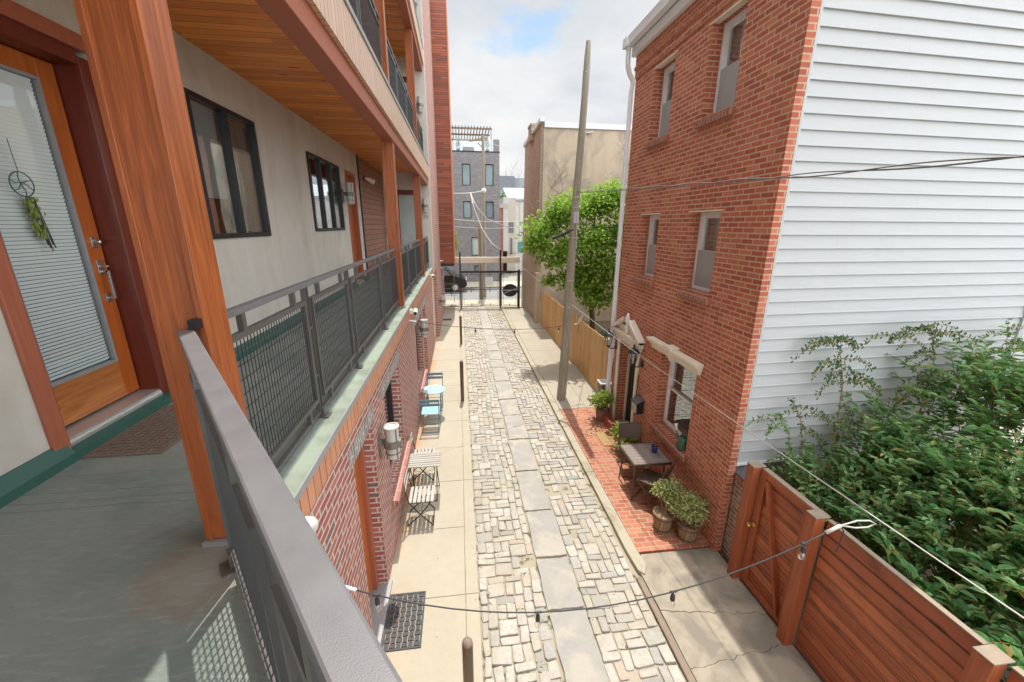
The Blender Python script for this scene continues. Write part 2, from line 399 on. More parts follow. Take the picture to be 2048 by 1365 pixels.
M['sidingdull'] = plain('aluminium_white', (.72,.74,.77), .4, var=.05)
M['glass'] = glassmat('window_glass', (.95,.97,.97), .02)
M['glassr'] = glassmat('reflective_window_glass', (.85,.9,.9), .22)
M['glassm'] = glassmat('mirror_window_glass', (.6,.65,.65), .22)
M['pane'] = plain('dark_window_pane', (.16,.17,.175), .06, var=.35, nscale=2.2, bstr=0)
M['paneblue'] = plain('far_window_pane', (.20,.26,.28), .08, var=.4, nscale=1.0, bstr=0)
M['pane_screen'] = plain('insect_screen', (.36,.37,.385), .5, var=.1)
M['curtain'] = plain('pale_curtain', (.40,.38,.32), .9, var=.3, nscale=7)
M['frost'] = plain('frosted_glass', (.42,.49,.465), .25, var=.15, nscale=2.5, bstr=0)
M['blind'] = plain('white_blind', (.84,.86,.85), .55, var=.04)
M['dark'] = plain('dark_interior', (.028,.026,.024), .9)
M['walk'] = concrete('warm_concrete_paving', (.425,.375,.285), rough=.85, stain=((.50,.26,.10), .9, .60, .35))
def walk_dirt(key, x0, x1):
    m = M[key]; t = m.node_tree; b = t.nodes['Principled BSDF']; g = G.__new__(G); g.m, g.t, g.b = m, t, b
    src = b.inputs['Base Color'].links[0].from_socket; o = g.n('SeparateXYZ', Vector=g.obj())
    e = g.n('MapRange', Value=o.outputs[0]); e.inputs[1].default_value = x0; e.inputs[2].default_value = x1; e.inputs[3].default_value = 1; e.inputs[4].default_value = 0
    n = g.ramp(g.noise(1.5, detail=6, dist=.8), [(.42,(0,0,0)),(.62,(1,1,1))])
    c = g.mix(g.math('MULTIPLY', g.math('MULTIPLY', n, e.outputs[0]), .75), src, (.46,.21,.065))
    vo = g.n('TexVoronoi', Vector=g.obj(), Scale=3.1).outputs['Distance']
    c = g.mix(g.math('MULTIPLY', g.math('LESS_THAN', vo, .045), .45), c, (.12,.105,.08))
    c = g.mix(g.math('MULTIPLY', g.ramp(g.noise(11, detail=7, rough=.75), [(.55,(0,0,0)),(.72,(1,1,1))]), .22), c, (.24,.20,.145))
    t.links.new(c, b.inputs['Base Color'])
walk_dirt('walk', -1.05, -.80)
M['walkR'] = concrete('pale_concrete_paving', (.40,.36,.28), rough=.85, stain=((.30,.27,.21), 1.3, .55, .4))
M['oldcon'] = concrete('weathered_concrete', (.41,.355,.27), rough=.92, stain=((.185,.165,.135), 2.1, .44, .75), bstr=1.1)
M['kerb'] = concrete('kerb_concrete', (.43,.385,.29), rough=.88, stain=((.22,.19,.13), 3.2, .5, .6), bstr=.6)
M['rustkerb'] = plain('rusty_kerb_iron', (.25,.195,.15), .8, .2, var=.35, nscale=12)
M['sand'] = concrete('sandy_joint_fill', (.40,.345,.26), rough=.95, stain=((.20,.20,.10), 2.2, .55, .6), bstr=.8)
M['asphalt'] = concrete('asphalt', (.21,.205,.195), rough=.9)
M['earth'] = concrete('garden_soil', (.13,.095,.06), rough=.95, bstr=.8)
M['ground'] = concrete('far_ground', (.30,.28,.23), rough=.95)
def cobblemat():
    g = G('granite_setts'); rn = g.n('NewGeometry').outputs['Random Per Island']
    c = g.ramp(rn, [(0,(.29,.29,.28)),(.08,(.35,.35,.335)),(.2,(.41,.39,.35)),(.42,(.46,.43,.365)),(.62,(.49,.46,.395)),(.86,(.52,.495,.44)),(.93,(.47,.40,.32)),(.955,(.45,.35,.27)),(.965,(.43,.42,.40)),(1,(.32,.33,.33))])
    a = g.noise(26, detail=6, rough=.7); b = g.noise(5, detail=5); f = g.noise(190, detail=2)
    c = g.mix(g.math('MULTIPLY', g.ramp(a, [(.35,(0,0,0)),(.75,(1,1,1))]), .55), c, (.25,.215,.165)); c = g.mix(g.math('MULTIPLY', g.ramp(f, [(.6,(0,0,0)),(.7,(1,1,1))]), .4), c, (.13,.12,.11))
    dirt = g.ramp(g.noise(1.3, detail=7, rough=.62, dist=.6), [(.44,(0,0,0)),(.64,(1,1,1))])
    c = g.mix(g.math('MULTIPLY', dirt, .62), c, (.35,.305,.225))
    c = g.mix(g.math('MULTIPLY', g.ramp(g.noise(9, detail=5, rough=.7), [(.5,(0,0,0)),(.7,(1,1,1))]), .4), c, (.27,.25,.20))
    return g.fin(c, g.fmix(a, .7, .95), g.bump(g.math('ADD', g.math('MULTIPLY', a, 1.6), f), .7, .006))
M['cobble'] = cobblemat()
M['bluestone'] = concrete('bluestone_slab', (.375,.36,.325), rough=.88, stain=((.46,.42,.34), 2.6, .46, .7), bstr=1.4, scale=2.4)
M['slate'] = plain('slate_cap', (.11,.105,.11), .7, var=.3)
M['fence'] = boards('stained_fence_boards', 'z', .145, [(0,(.25,.058,.024)),(.5,(.38,.10,.036)),(1,(.50,.165,.058))], gap=(.028,.010,.006), grain='y', rough=.5, gapw=.075, knots=1, blotch=.75)
M['fencepost'] = wood('stained_fence_post', (.24,.06,.02), (.42,.12,.042), 'z', rough=.55)
M['fencecap'] = plain('weathered_fence_cap', (.26,.20,.145), .8, var=.3, nscale=14)
M['cedar'] = boards('new_cedar_pickets', 'y', .14, [(0,(.52,.28,.10)),(.5,(.62,.37,.145)),(1,(.68,.45,.21))], gap=(.24,.12,.04), grain='z', rough=.65, gapw=.06, knots=1, bstr=.3, blotch=.2)
M['pole'] = wood('weathered_pole_wood', (.19,.17,.125), (.43,.40,.32), 'z', rough=.85, scale=.8, bstr=.8)
M['poleold'] = wood('old_pole_wood', (.20,.155,.11), (.33,.26,.19), 'z', rough=.9)
M['lens'] = plain('frosted_lamp_lens', (.50,.49,.455), .3, var=.03, bstr=0)
M['lampmetal'] = plain('bronze_lamp_metal', (.21,.195,.165), .45, .5, var=.1)
M['red'] = plain('red_alarm_plastic', (.50,.02,.03), .35, var=.05)
M['matbrown'] = plain('brown_mat', (.16,.115,.085), .85, var=.2)
M['mattan'] = plain('tan_coir_mat', (.36,.235,.10), .95, var=.25, nscale=16)
M['rubber'] = plain('black_rubber', (.045,.045,.047), .65, var=.2)
M['blue'] = plain('pale_blue_enamel', (.36,.575,.655), .38, var=.05)
M['bluedark'] = plain('slate_blue_enamel', (.12,.21,.27), .4, var=.08)
M['greyslat'] = wood('weathered_grey_slats', (.30,.275,.235), (.47,.44,.39), 'x', rough=.8)
M['greyslaty'] = wood('weathered_grey_chair_slats', (.35,.325,.285), (.50,.475,.43), 'x', rough=.8)
M['iron'] = plain('dark_iron', (.035,.032,.030), .5, .5)
def wicker(name, a, b):
    g = G(name)
    w1 = g.n('TexWave', {'wave_type':'BANDS','bands_direction':'X'}, Scale=22.0, Distortion=.4); w2 = g.n('TexWave', {'wave_type':'BANDS','bands_direction':'Y'}, Scale=22.0, Distortion=.4)
    for w in (w1, w2): g.set(w.inputs['Vector'], g.obj())
    h = g.math('MULTIPLY', w1.outputs['Fac'], w2.outputs['Fac'])
    return g.fin(g.mix(h, a, b), .5, g.bump(h, .6, .004))
M['wicker'] = wicker('brown_resin_wicker', (.065,.045,.035), (.19,.14,.115))
def tabletop():
    g = G('grey_brown_table_slats'); s = g.n('SeparateXYZ', Vector=g.obj())
    fr = g.math('FRACT', g.math('MULTIPLY', g.math('ADD', s.outputs[1], 5.0), 11.0)); gp = g.math('LESS_THAN', fr, .07)
    gr = g.noise(1, g.mapv((3,40,10)), detail=5)
    c = g.mix(gr, (.17,.135,.115), (.29,.245,.215)); c = g.mix(gp, c, (.05,.04,.035))
    return g.fin(c, .45, g.bump(g.math('SUBTRACT', gr, gp), .3, .003))
M['tabletop'] = tabletop()
M['wickerframe'] = plain('brown_steel_frame', (.10,.065,.05), .45, .3)
M['barrel'] = boards('barrel_staves', 'x', .05, [(0,(.20,.12,.06)),(1,(.36,.235,.12))], gap=(.05,.03,.02), grain='z', rough=.7, gapw=.12)
M['hoop'] = plain('barrel_hoop', (.13,.10,.075), .6, .4)
M['terracotta'] = plain('brown_clay', (.21,.10,.075), .75, var=.2)
M['troughred'] = plain('red_clay', (.36,.09,.06), .75, var=.15)
M['soil'] = plain('dry_potting_soil', (.24,.175,.12), .95, var=.45, nscale=40)
M['cobalt'] = plain('cobalt_glaze', (.02,.035,.16), .2)
M['green'] = plain('green_plastic_can', (.035,.105,.06), .4, var=.15)
M['gold'] = plain('brass_knob', (.75,.52,.16), .25, .95)
M['bin'] = plain('charcoal_bin', (.10,.105,.11), .5)
M['binlid'] = plain('pale_grey_lid', (.55,.58,.60), .4)
M['roof'] = plain('grey_roofing', (.40,.42,.43), .6)
M['coping'] = plain('white_coping', (.62,.66,.66), .5)
M['adiron'] = plain('grey_white_slats', (.52,.50,.47), .7, var=.2)
M['slateblue'] = plain('slate_blue_cladding', (.135,.155,.185), .6, var=.08)
M['slateblue2'] = plain('pale_slate_cladding', (.22,.245,.28), .6, var=.06)
M['beige'] = plain('beige_render', (.46,.42,.35), .85, var=.08)
M['carpaint'] = plain('black_car_paint', (.012,.012,.014), .18, .2, bstr=0)
M['galv'] = plain('galvanised_steel', (.45,.46,.47), .45, .7)
M['cable'] = plain('pale_cable', (.50,.48,.44), .5)
M['cablegrey'] = plain('grey_cable', (.16,.155,.15), .5)
M['cabledark'] = plain('black_cable', (.03,.03,.032), .5)
M['bulb'] = glassmat('bulb_glass', (.93,.92,.88), .12)
M['trunk'] = wood('bark', (.10,.075,.055), (.20,.16,.12), 'z', rough=.95)
M['stem'] = plain('green_brown_stem', (.30,.19,.07), .8)
M['twig'] = plain('dry_vine', (.24,.19,.14), .9)
M['leaftree'] = leafmat('bright_tree_leaves', [(0,(.15,.30,.035)),(.5,(.27,.48,.06)),(.85,(.42,.62,.11)),(1,(.60,.72,.30))], .5)
M['leafshrub'] = leafmat('deep_green_leaves', [(0,(.07,.21,.075)),(.4,(.15,.37,.12)),(.7,(.26,.48,.19)),(.9,(.42,.59,.28)),(.98,(.50,.52,.16)),(.992,(.40,.28,.08)),(1,(.24,.14,.05))], .42, .42)
M['leafdark'] = leafmat('dark_small_leaves', [(0,(.025,.085,.04)),(.7,(.08,.18,.07)),(1,(.20,.28,.09))], .25)
M['leaflime'] = leafmat('yellow_green_leaves', [(0,(.20,.30,.05)),(.5,(.36,.46,.09)),(1,(.58,.61,.20))], .42)
M['leafsage'] = leafmat('variegated_leaves', [(0,(.28,.34,.11)),(.5,(.50,.53,.22)),(1,(.72,.70,.40))], .4)
M['leaffar'] = leafmat('far_tree_leaves', [(0,(.05,.11,.03)),(1,(.12,.21,.06))], .3)
M['grass'] = leafmat('grass_blades', [(0,(.12,.22,.03)),(1,(.28,.36,.08))], .3)
M['sticker'] = plain('blank_white_sign', (.72,.72,.71), .5, var=.03)
M['maroon'] = plain('maroon_bar', (.17,.05,.05), .5)
M['timber'] = boards('pale_timber_beam', 'z', .17, [(0,(.74,.63,.47)),(1,(.82,.73,.60))], gap=(.35,.27,.18), grain='x', rough=.7, gapw=.05)
M['plantgreen'] = plain('plastic_vine_green', (.10,.20,.03), .5, var=.4, nscale=30)
M['teal'] = plain('teal_paint', (.05,.25,.23), .5)
M['redhouse'] = brick('red_house_brick', [(0,(.30,.07,.05)),(1,(.42,.13,.09))], (.40,.30,.25))

# ------------------------------------------------------------------ camera, sun, sky
def camera():
    f, yaw, pitch, roll = 803.8, .12902, .28097, .0065
    cy, sy, cp, sp = math.cos(yaw), math.sin(yaw), math.cos(pitch), math.sin(pitch)
    fwd = Vector((sy*cp, cy*cp, -sp)); right = Vector((cy, -sy, 0)); up = right.cross(fwd)
    cr, sr = math.cos(roll), math.sin(roll)
    r2 = cr*right + sr*up; u2 = -sr*right + cr*up
    cd = bpy.data.cameras.new('camera'); cd.sensor_width = 36; cd.lens = f/2048*36; cd.clip_start = .03; cd.clip_end = 800
    co = bpy.data.objects.new('camera', cd); COL.objects.link(co)
    m = Matrix.Identity(4)
    for i, vec in enumerate((r2, u2, -fwd)):
        for j in range(3): m[j][i] = vec[j]
    m.translation = Vector((0, 0, CAMZ)); co.matrix_world = m; SC.camera = co
camera()
SUN_EL, SUN_AZ = math.radians(71), math.radians(6.5)
sd = Vector((math.sin(SUN_AZ)*math.cos(SUN_EL), math.cos(SUN_AZ)*math.cos(SUN_EL), math.sin(SUN_EL)))
ld = bpy.data.lights.new('sun', 'SUN'); ld.energy = SUN_E; ld.angle = math.radians(.53); ld.color = (1, .955, .88)
lo = bpy.data.objects.new('sun', ld); COL.objects.link(lo); lo.rotation_euler = sd.to_track_quat('Z','Y').to_euler(); lo.location = (0, 0, 30)

def world():
    w = bpy.data.worlds.new('World'); SC.world = w; w.use_nodes = True; t = w.node_tree; N = t.nodes; L = t.links
    bg = N['Background']; bg.inputs['Strength'].default_value = .15
    sky = N.new('ShaderNodeTexSky'); sky.sky_type = 'NISHITA'; sky.sun_disc = False; sky.sun_elevation = SUN_EL; sky.sun_rotation = SUN_AZ
    sky.air_density = 1.0; sky.dust_density = .6
    tc = N.new('ShaderNodeTexCoord')
    def mth(op, a, b=None, cl=False):
        m = N.new('ShaderNodeMath'); m.operation = op; m.use_clamp = cl
        for i, x in enumerate((a, b)):
            if x is None: continue
            if isinstance(x, (int, float)): m.inputs[i].default_value = x
            else: L.new(x, m.inputs[i])
        return m.outputs[0]
    nv = N.new('ShaderNodeVectorMath'); nv.operation = 'NORMALIZE'; L.new(tc.outputs['Generated'], nv.inputs[0])
    sx = N.new('ShaderNodeSeparateXYZ'); L.new(nv.outputs[0], sx.inputs[0])
    den = mth('ADD', mth('MAXIMUM', sx.outputs[2], 0.0), .32)
    cx = N.new('ShaderNodeCombineXYZ'); L.new(mth('DIVIDE', sx.outputs[0], den), cx.inputs[0]); L.new(mth('DIVIDE', sx.outputs[1], den), cx.inputs[1])
    def noise(scale, det, dist=0, loc=0):
        n = N.new('ShaderNodeTexNoise'); n.inputs['Scale'].default_value = scale; n.inputs['Detail'].default_value = det; n.inputs['Roughness'].default_value = .56; n.inputs['Distortion'].default_value = dist
        mp = N.new('ShaderNodeMapping'); mp.inputs['Location'].default_value = (loc, loc*.7, 0); L.new(cx.outputs[0], mp.inputs[0]); L.new(mp.outputs[0], n.inputs['Vector']); return n.outputs['Fac']
    def ramp(f, stops):
        rr = N.new('ShaderNodeValToRGB')
        while len(rr.color_ramp.elements) < len(stops): rr.color_ramp.elements.new(.5)
        for e, (p, c) in zip(rr.color_ramp.elements, stops): e.position = p; e.color = (*c, 1)
        L.new(f, rr.inputs[0]); return rr.outputs[0]
    n1 = noise(2.6, 9, .3, 3.1); n2 = noise(1.5, 7, .2, 9.4)
    # thickness of the cloud deck, with one rift of blue sky
    rift = N.new('ShaderNodeVectorMath'); rift.operation = 'DISTANCE'; L.new(cx.outputs[0], rift.inputs[0])
    hd = HOLE; k = max(hd.z, 0) + .32; rift.inputs[1].default_value = (hd.x/k, hd.y/k, 0)
    rf = mth('SUBTRACT', rift.outputs['Value'], mth('MULTIPLY', mth('SUBTRACT', n1, .5), 1.5))
    open_ = mth('SUBTRACT', 1.0, mth('DIVIDE', mth('SUBTRACT', rf, -.03), .15, True), True)
    thin = mth('MULTIPLY', ramp(n1, [(.22,(1,1,1)),(.42,(0,0,0))]), .75)
    cover = mth('SUBTRACT', 1.0, mth('MAXIMUM', open_, thin), True)
    # clouds overhead and behind the camera brightened to lift the shade; low ahead dimmed
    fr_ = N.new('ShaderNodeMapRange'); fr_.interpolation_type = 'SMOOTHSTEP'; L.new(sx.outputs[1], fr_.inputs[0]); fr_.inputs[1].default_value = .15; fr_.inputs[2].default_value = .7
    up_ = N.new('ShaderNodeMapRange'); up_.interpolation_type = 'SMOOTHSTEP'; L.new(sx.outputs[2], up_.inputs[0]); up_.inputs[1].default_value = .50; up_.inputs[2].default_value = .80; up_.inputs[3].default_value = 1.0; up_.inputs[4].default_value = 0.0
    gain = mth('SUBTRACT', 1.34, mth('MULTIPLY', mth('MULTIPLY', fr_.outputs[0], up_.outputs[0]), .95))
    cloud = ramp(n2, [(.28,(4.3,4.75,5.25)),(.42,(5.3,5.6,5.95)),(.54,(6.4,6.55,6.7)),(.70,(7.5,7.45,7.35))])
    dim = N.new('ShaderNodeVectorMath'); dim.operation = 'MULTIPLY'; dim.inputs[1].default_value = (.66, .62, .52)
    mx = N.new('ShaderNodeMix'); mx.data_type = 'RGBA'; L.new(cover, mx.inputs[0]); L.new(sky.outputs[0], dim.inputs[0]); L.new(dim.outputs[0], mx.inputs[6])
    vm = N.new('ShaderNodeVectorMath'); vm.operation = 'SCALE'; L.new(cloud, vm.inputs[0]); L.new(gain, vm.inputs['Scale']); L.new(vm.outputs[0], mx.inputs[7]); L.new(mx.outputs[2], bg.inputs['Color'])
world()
vs = SC.view_settings; vs.view_transform = 'Standard'; vs.look = 'None'; vs.exposure = EXPOSURE; vs.gamma = 1; vs.use_curve_mapping = False

# ------------------------------------------------------------------ ground and paving
mb = MB(); mb.box(-60, 90, -30, 140, -.6, -.08); struct('ground', mb, M['ground'])
mb = MB(); mb.grid(lambda u,v: (-1.3+3.8*u, -4+27.1*v, -.014+.010*math.sin(u*31+v*77)*math.sin(v*190+u*9)), 60, 320); struct('cobble_bedding', mb, M['sand'])
# cobbles: random domino packing, every sett a small rounded block
def sett(mb, x0, x1, y0, y1):
    g = U(.0035, .0085); x0 += g; x1 -= g; y0 += g; y1 -= g
    cx, cy = (x0+x1)/2, (y0+y1)/2; hx, hy = (x1-x0)/2, (y1-y0)/2
    ang = random.gauss(0, .035); top = U(-.004, .018) + .006; tx, ty = random.gauss(0,.018), random.gauss(0,.018)
    ca, sa = math.cos(ang), math.sin(ang); rings = []
    cut = U(.006, .017); jit = [(random.gauss(0,.0045), random.gauss(0,.0045)) for _ in range(8)]
    for (ins, z) in ((0, -.05), (0, top-.011), (.004, top-.003), (.013, top)):
        ax, ay = hx-ins, hy-ins; c = min(cut, ax*.5, ay*.5)
        pts = [(-ax+c,-ay),(ax-c,-ay),(ax,-ay+c),(ax,ay-c),(ax-c,ay),(-ax+c,ay),(-ax,ay-c),(-ax,-ay+c)]
        rg = []
        for (px, py), (jx, jy) in zip(pts, jit):
            px += jx; py += jy
            rg.append((cx+px*ca-py*sa, cy+px*sa+py*ca, z + (px*tx+py*ty if z > 0-.03 else 0)))
        rings.append(rg)
    vs = [p for rg in rings for p in rg]; vs.append((cx, cy, top+.002)); fs = []
    for i in range(3):
        for j in range(8): fs.append((i*8+j, i*8+(j+1)%8, (i+1)*8+(j+1)%8, (i+1)*8+j))
    for j in range(8): fs.append((24+j, 24+(j+1)%8, 32))
    mb.add(vs, fs)
def strip(mb, x0, x1, y0, y1, nx, cy):
    cw = (x1-x0)/nx; ny = int((y1-y0)/cy); occ = [[False]*nx for _ in range(ny)]
    def wob(y): return .02*math.sin(y*1.3+x0) + .012*math.sin(y*3.1)
    for j in range(ny):
        for i in range(nx):
            if occ[j][i]: continue
            opts = []
            rfree = 1
            while i+rfree < nx and not occ[j][i+rfree] and rfree < 3: rfree += 1
            if rfree >= 2: opts += [(2,1)]*6
            if rfree >= 3: opts += [(3,1)]*1
            if j+1 < ny: opts += [(1,2)]*4
            if j+1 < ny and rfree >= 2 and not occ[j+1][i+1]: opts += [(2,2)]*(1 if y0+j*cy > 4.3 else 3)
            w, h = random.choice(opts) if opts else (1,1)
            for b in range(h):
                for a in range(w): occ[j+b][i+a] = True
            ya = y0+j*cy; o = wob(ya) 
            if random.random() < .03: continue
            sett(mb, x0+i*cw + (o if i else 0), x0+(i+w)*cw + (o if i+w < nx else 0), ya + random.gauss(0,.006), ya+h*cy)
mb = MB(); strip(mb, .135, .955, .9, 22.7, 7, .106); strip(mb, 1.45, 2.255, .9, 22.7, 7, .106)
o = mb.build('cobblestone_paving', M['cobble'], smooth='auto'); o['kind'] = 'structure'
# dressed stone band down the middle of the lane
mb = MB(); y = .4
while y < 22.7:
    L = U(.75, 1.35); a, b = .975 + random.gauss(0,.008), 1.425 + random.gauss(0,.012)
    n = 9; e0 = [(a + (b-a)*i/n, y + .012 + abs(random.gauss(0,.010))) for i in range(n+1)]
    e1 = [(b - (b-a)*i/n, y + L - .012 - abs(random.gauss(0,.012))) for i in range(n+1)]
    s1 = [(b + random.gauss(0,.008), y + L*k/5) for k in range(1,5)]; s0 = [(a + random.gauss(0,.008), y + L*(1-k/5)) for k in range(1,5)]
    z = U(.010, .022); mb.prism(e0 + s1 + e1 + s0, 'z', -.05, z); y += L
o = mb.build('stone_band', M['bluestone'], bevel=.006); o['kind'] = 'structure'
# left pavement: cast slabs with open joints, and its flush kerb
mb = MB(); ys = [-3]
while ys[-1] < 22.6: ys.append(min(22.6, ys[-1] + U(1.10, 1.24)))
for a, b in zip(ys, ys[1:]):
    mb.box(-1.36, -.052, a+.004, b-.004, -.08, .012 + U(0,.003)); 
for a, b in zip(ys[::2], ys[2::2]): mb.box(-.044, .118, a+.004, b-.004, -.08, .014 + U(0,.003))
o = mb.build('pavement', M['walk'], bevel=.004); o['kind'] = 'structure'
mb = MB(); mb.box(-1.36, .118, -3, 22.6, -.085, -.012); struct('pavement_joint_bed', mb, M['oldcon'])
# right kerb, broken end near the drive
mb = MB(); y = 4.2; first = True
while y < 22.6:
    L = U(1.7, 2.6); w = random.gauss(0,.006)
    y1 = min(22.7, y+L)
    if first: poly = [(2.335, y+.02), (2.40, y-.06), (2.45, y+.02), (2.50, y+.10), (2.475, y+.3), (2.47, y1-.006), (2.315, y1-.006), (2.31, y+.4)]
    else: poly = [(2.31+w, y+.006), (2.47, y+.006), (2.47, y1-.006), (2.315+w, y1-.006)]
    mb.prism(poly, 'z', -.1, .062); y = y1; first = False
o = mb.build('kerb', M['kerb'], bevel=.012, seg=3); o['kind'] = 'structure'
# right pavement of concrete beyond the brick terrace
mb = MB(); ys = [9.33, 11.9, 14.4, 17.0, 19.5, 22.6]
for a, b in zip(ys, ys[1:]): mb.box(2.478, 4.1, a+.006, b-.006, -.1, .056 + U(0,.004))
o = mb.build('pavement_right', M['walkR'], bevel=.004); o['kind'] = 'structure'
mb = MB(); mb.box(2.478, 3.62, 4.53, 9.33, -.1, .052); struct('brick_terrace', mb, M['paver'])
# cracked drive in front of the gate: irregular slabs
mb = MB()
def crack(a, b, n, j):
    return [(a[0]+(b[0]-a[0])*i/n+random.gauss(0,j*.4), a[1]+(b[1]-a[1])*i/n+(random.gauss(0,j) if 0<i<n else 0)) for i in range(n+1)]
k1 = crack((2.36,3.62),(3.66,3.42),26,.012); k2 = crack((2.36,2.93),(3.66,3.05),26,.012); k3 = crack((3.0,3.52),(3.05,2.98),10,.01)
def off(k, d): return [(x, y+d) for x, y in k]
def slab(poly, z): mb.prism(poly, 'z', -.12, z)
slab(off(k1,.0025) + [(3.66,4.50),(2.50,4.50),(2.44,4.30),(2.36,4.2)], .036)
slab(k2 + off(k1,-.0025)[::-1], .030)
slab([(2.36,-.5),(3.66,-.5)] + off(k2,-.006)[::-1], .035)
o = mb.build('driveway', M['oldcon'], bevel=.003); o['kind'] = 'structure'
mb = MB(); mb.box(2.27, 2.355, -.5, 4.14, -.1, .035); o = mb.build('iron_kerb_edge', M['rustkerb'], bevel=.015); o['kind'] = 'structure'
# yard soil
mb = MB(); mb.box(3.70, 16, 9.0, 19.0, -.1, .04); mb.box(3.68, 16, -3, 4.5, -.1, .05); struct('yard_soil', mb, M['earth'])
# cross street
mb = MB(); mb.box(-40, 60, 23.1, 25.6, -.09, .012); mb.box(-40, 60, 31.0, 33.95, -.09, .06); struct('street_pavement', mb, M['walk'])
mb = MB(); mb.box(-40, 60, 25.6, 31.0, -.09, -.03); struct('road', mb, M['asphalt'])
mb = MB(); mb.box(-40, 60, 25.6, 25.75, -.08, .03); mb.box(-40,60,30.9,31.0,-.08,.07); o = mb.build('street_kerb', M['kerb'], bevel=.01); o['kind'] = 'structure'
# weeds in the joints
mb = MB()
for _ in range(380):
    x = random.choice([.125, .96, 1.44, 2.27, U(.15,.95), U(1.45,2.25), U(.15,.95)]) + random.gauss(0,.012); y = 1 + 21*random.random()**1.7
    for _ in range(random.randint(6, 16)):
        a = U(0, 6.28); d = Vector((math.cos(a)*.7, math.sin(a)*.7, U(.4,1.2)))
        leaf(mb, (x+random.gauss(0,.022), y+random.gauss(0,.022), -.005), d, (0,0,1), U(.02,.05), U(.004,.008), .1, .5)
o = mb.raw('weeds', M['grass']); tag(o, 'tufts of grass and weeds growing in the joints of the cobbles', 'weeds', kind='stuff')
# dry leaves lying by the planter box

# ------------------------------------------------------------------ apartment building on the left (galleries over a brick ground floor)
FL = 3.18; FH = 3.45; YE = 15.2; WX = -2.55
apt = thing('apartment_building', 'long apartment building on the left with open wooden galleries above a red brick ground floor', 'building', (-2, 8, 0))
# diagonal nose of the gallery at the camera: edge direction
DD = Vector((.574, -.819, 0)); DN = Vector((.819, .574, 0)); RAILC = .083
def edge_pt(c, t): return DN*c + DD*t      # t along the nose
def outline(c, back=-4.0):
    # straight edge x = -.96 + (c-.249), then the diagonal DN.p = c
    xe = -.96 + (c - .249); y1 = (c - .819*xe)/.574
    p2 = edge_pt(c, 2.6)
    return [(xe, YE), (xe, y1), (p2.x, p2.y), (p2.x, back), (WX-.2, back), (WX-.2, YE)]
C0 = .249
# --- ground floor brick wall
lops = [(3.55,4.42,0,2.42), (5.2,6.55,.87,2.42), (9.3,10.72,.78,2.38), (11.25,12.12,0,2.38)]
mb = MB(); wallgrid(mb, lambda a,b,c,d: mb.box(-1.36,-1.07,a,b,c,d), -3, 15.6, 0, 2.93, lops)
mb.build('brick_wall', M['brickL'], apt)
mb = MB(); mb.box(-1.36,-1.30,15.6,17.0,0,2.93); mb.box(-1.30,-1.10,17.0,17.05,0,2.93); mb.build('recess_wall', M['cream'], apt)
mb = MB(); mb.box(-1.36,-.95,17.05,24.4,0,2.93); mb.box(-1.10,-.95,16.99,17.05,0,2.93)
mb.box(-2.75,-.955,YE+.26,24.4,2.93,14); mb.build('brick_pier', M['brickL'], apt)
mb = MB(); mb.box(-8,-2.9,-4,24.4,0,14); mb.box(-2.9,-1.36,-4,24.4,0,2.9); mb.build('core_block', M['dark'], apt)
# lintels and sills
for (a, b, z) in ((3.43,4.54,2.42), (5.05,6.70,2.42), (9.15,10.87,2.38), (11.12,12.25,2.38)):
    mb = MB(); mb.box(-1.2,-1.066,a,b,z+.001,z+.2); mb.build('lintel', M['soldier'], apt)
for (a, b, z) in ((5.06,6.74,.87), (9.18,10.82,.78)):
    mb = MB(); mb.prism([(-1.25,z-.13),(-.97,z-.13),(-.97,z-.02),(-1.25,z+.015)], 'y', a, b) if False else mb.add(
        [(-1.25,a,z-.12),(-.965,a,z-.12),(-.965,a,z-.03),(-1.25,a,z+.012),(-1.25,b,z-.12),(-.965,b,z-.12),(-.965,b,z-.03),(-1.25,b,z+.012)],
        [(0,1,2,3),(7,6,5,4),(0,4,5,1),(1,5,6,2),(2,6,7,3),(3,7,4,0)])
    mb.build('window_sill', M['sillL'], apt, bevel=.006)
# lower doors
def lower_door(y0, y1, zt):
    mb = MB(); mb.box(-1.30,-1.24,y0+.09,y1-.09,.1,zt-.08); d = mb.build('door', M['doorwood'], apt, bevel=.004)
    mb = MB(); mb.box(-1.33,-1.19,y0,y0+.085,.06,zt); mb.box(-1.33,-1.19,y1-.085,y1,.06,zt); mb.box(-1.33,-1.19,y0+.085,y1-.085,zt-.085,zt-.001); mb.build('door_frame', M['casing'], d, bevel=.004)
    mb = MB(); mb.box(-1.238,-1.215,y0+.13,y0+.18,.98,1.18); mb.tube([(-1.22,y0+.155,1.15),(-1.15,y0+.155,1.15),(-1.15,y0+.155,.86),(-1.22,y0+.155,.86)], .009, 6)
    mb.build('handle', M['alu'], d)
    mb = MB(); mb.lathe([(.028,0),(.028,.03),(.018,.035)], (-1.24,y0+.155,1.38), 12, 'x'); mb.build('deadbolt', M['steel'], d)
    mb = MB(); mb.box(-1.34,-1.02,y0-.06,y1+.06,.012,.055); mb.build('threshold', M['drip'], d, bevel=.006)
lower_door(3.55,4.42,2.42); lower_door(11.25,12.12,2.38)
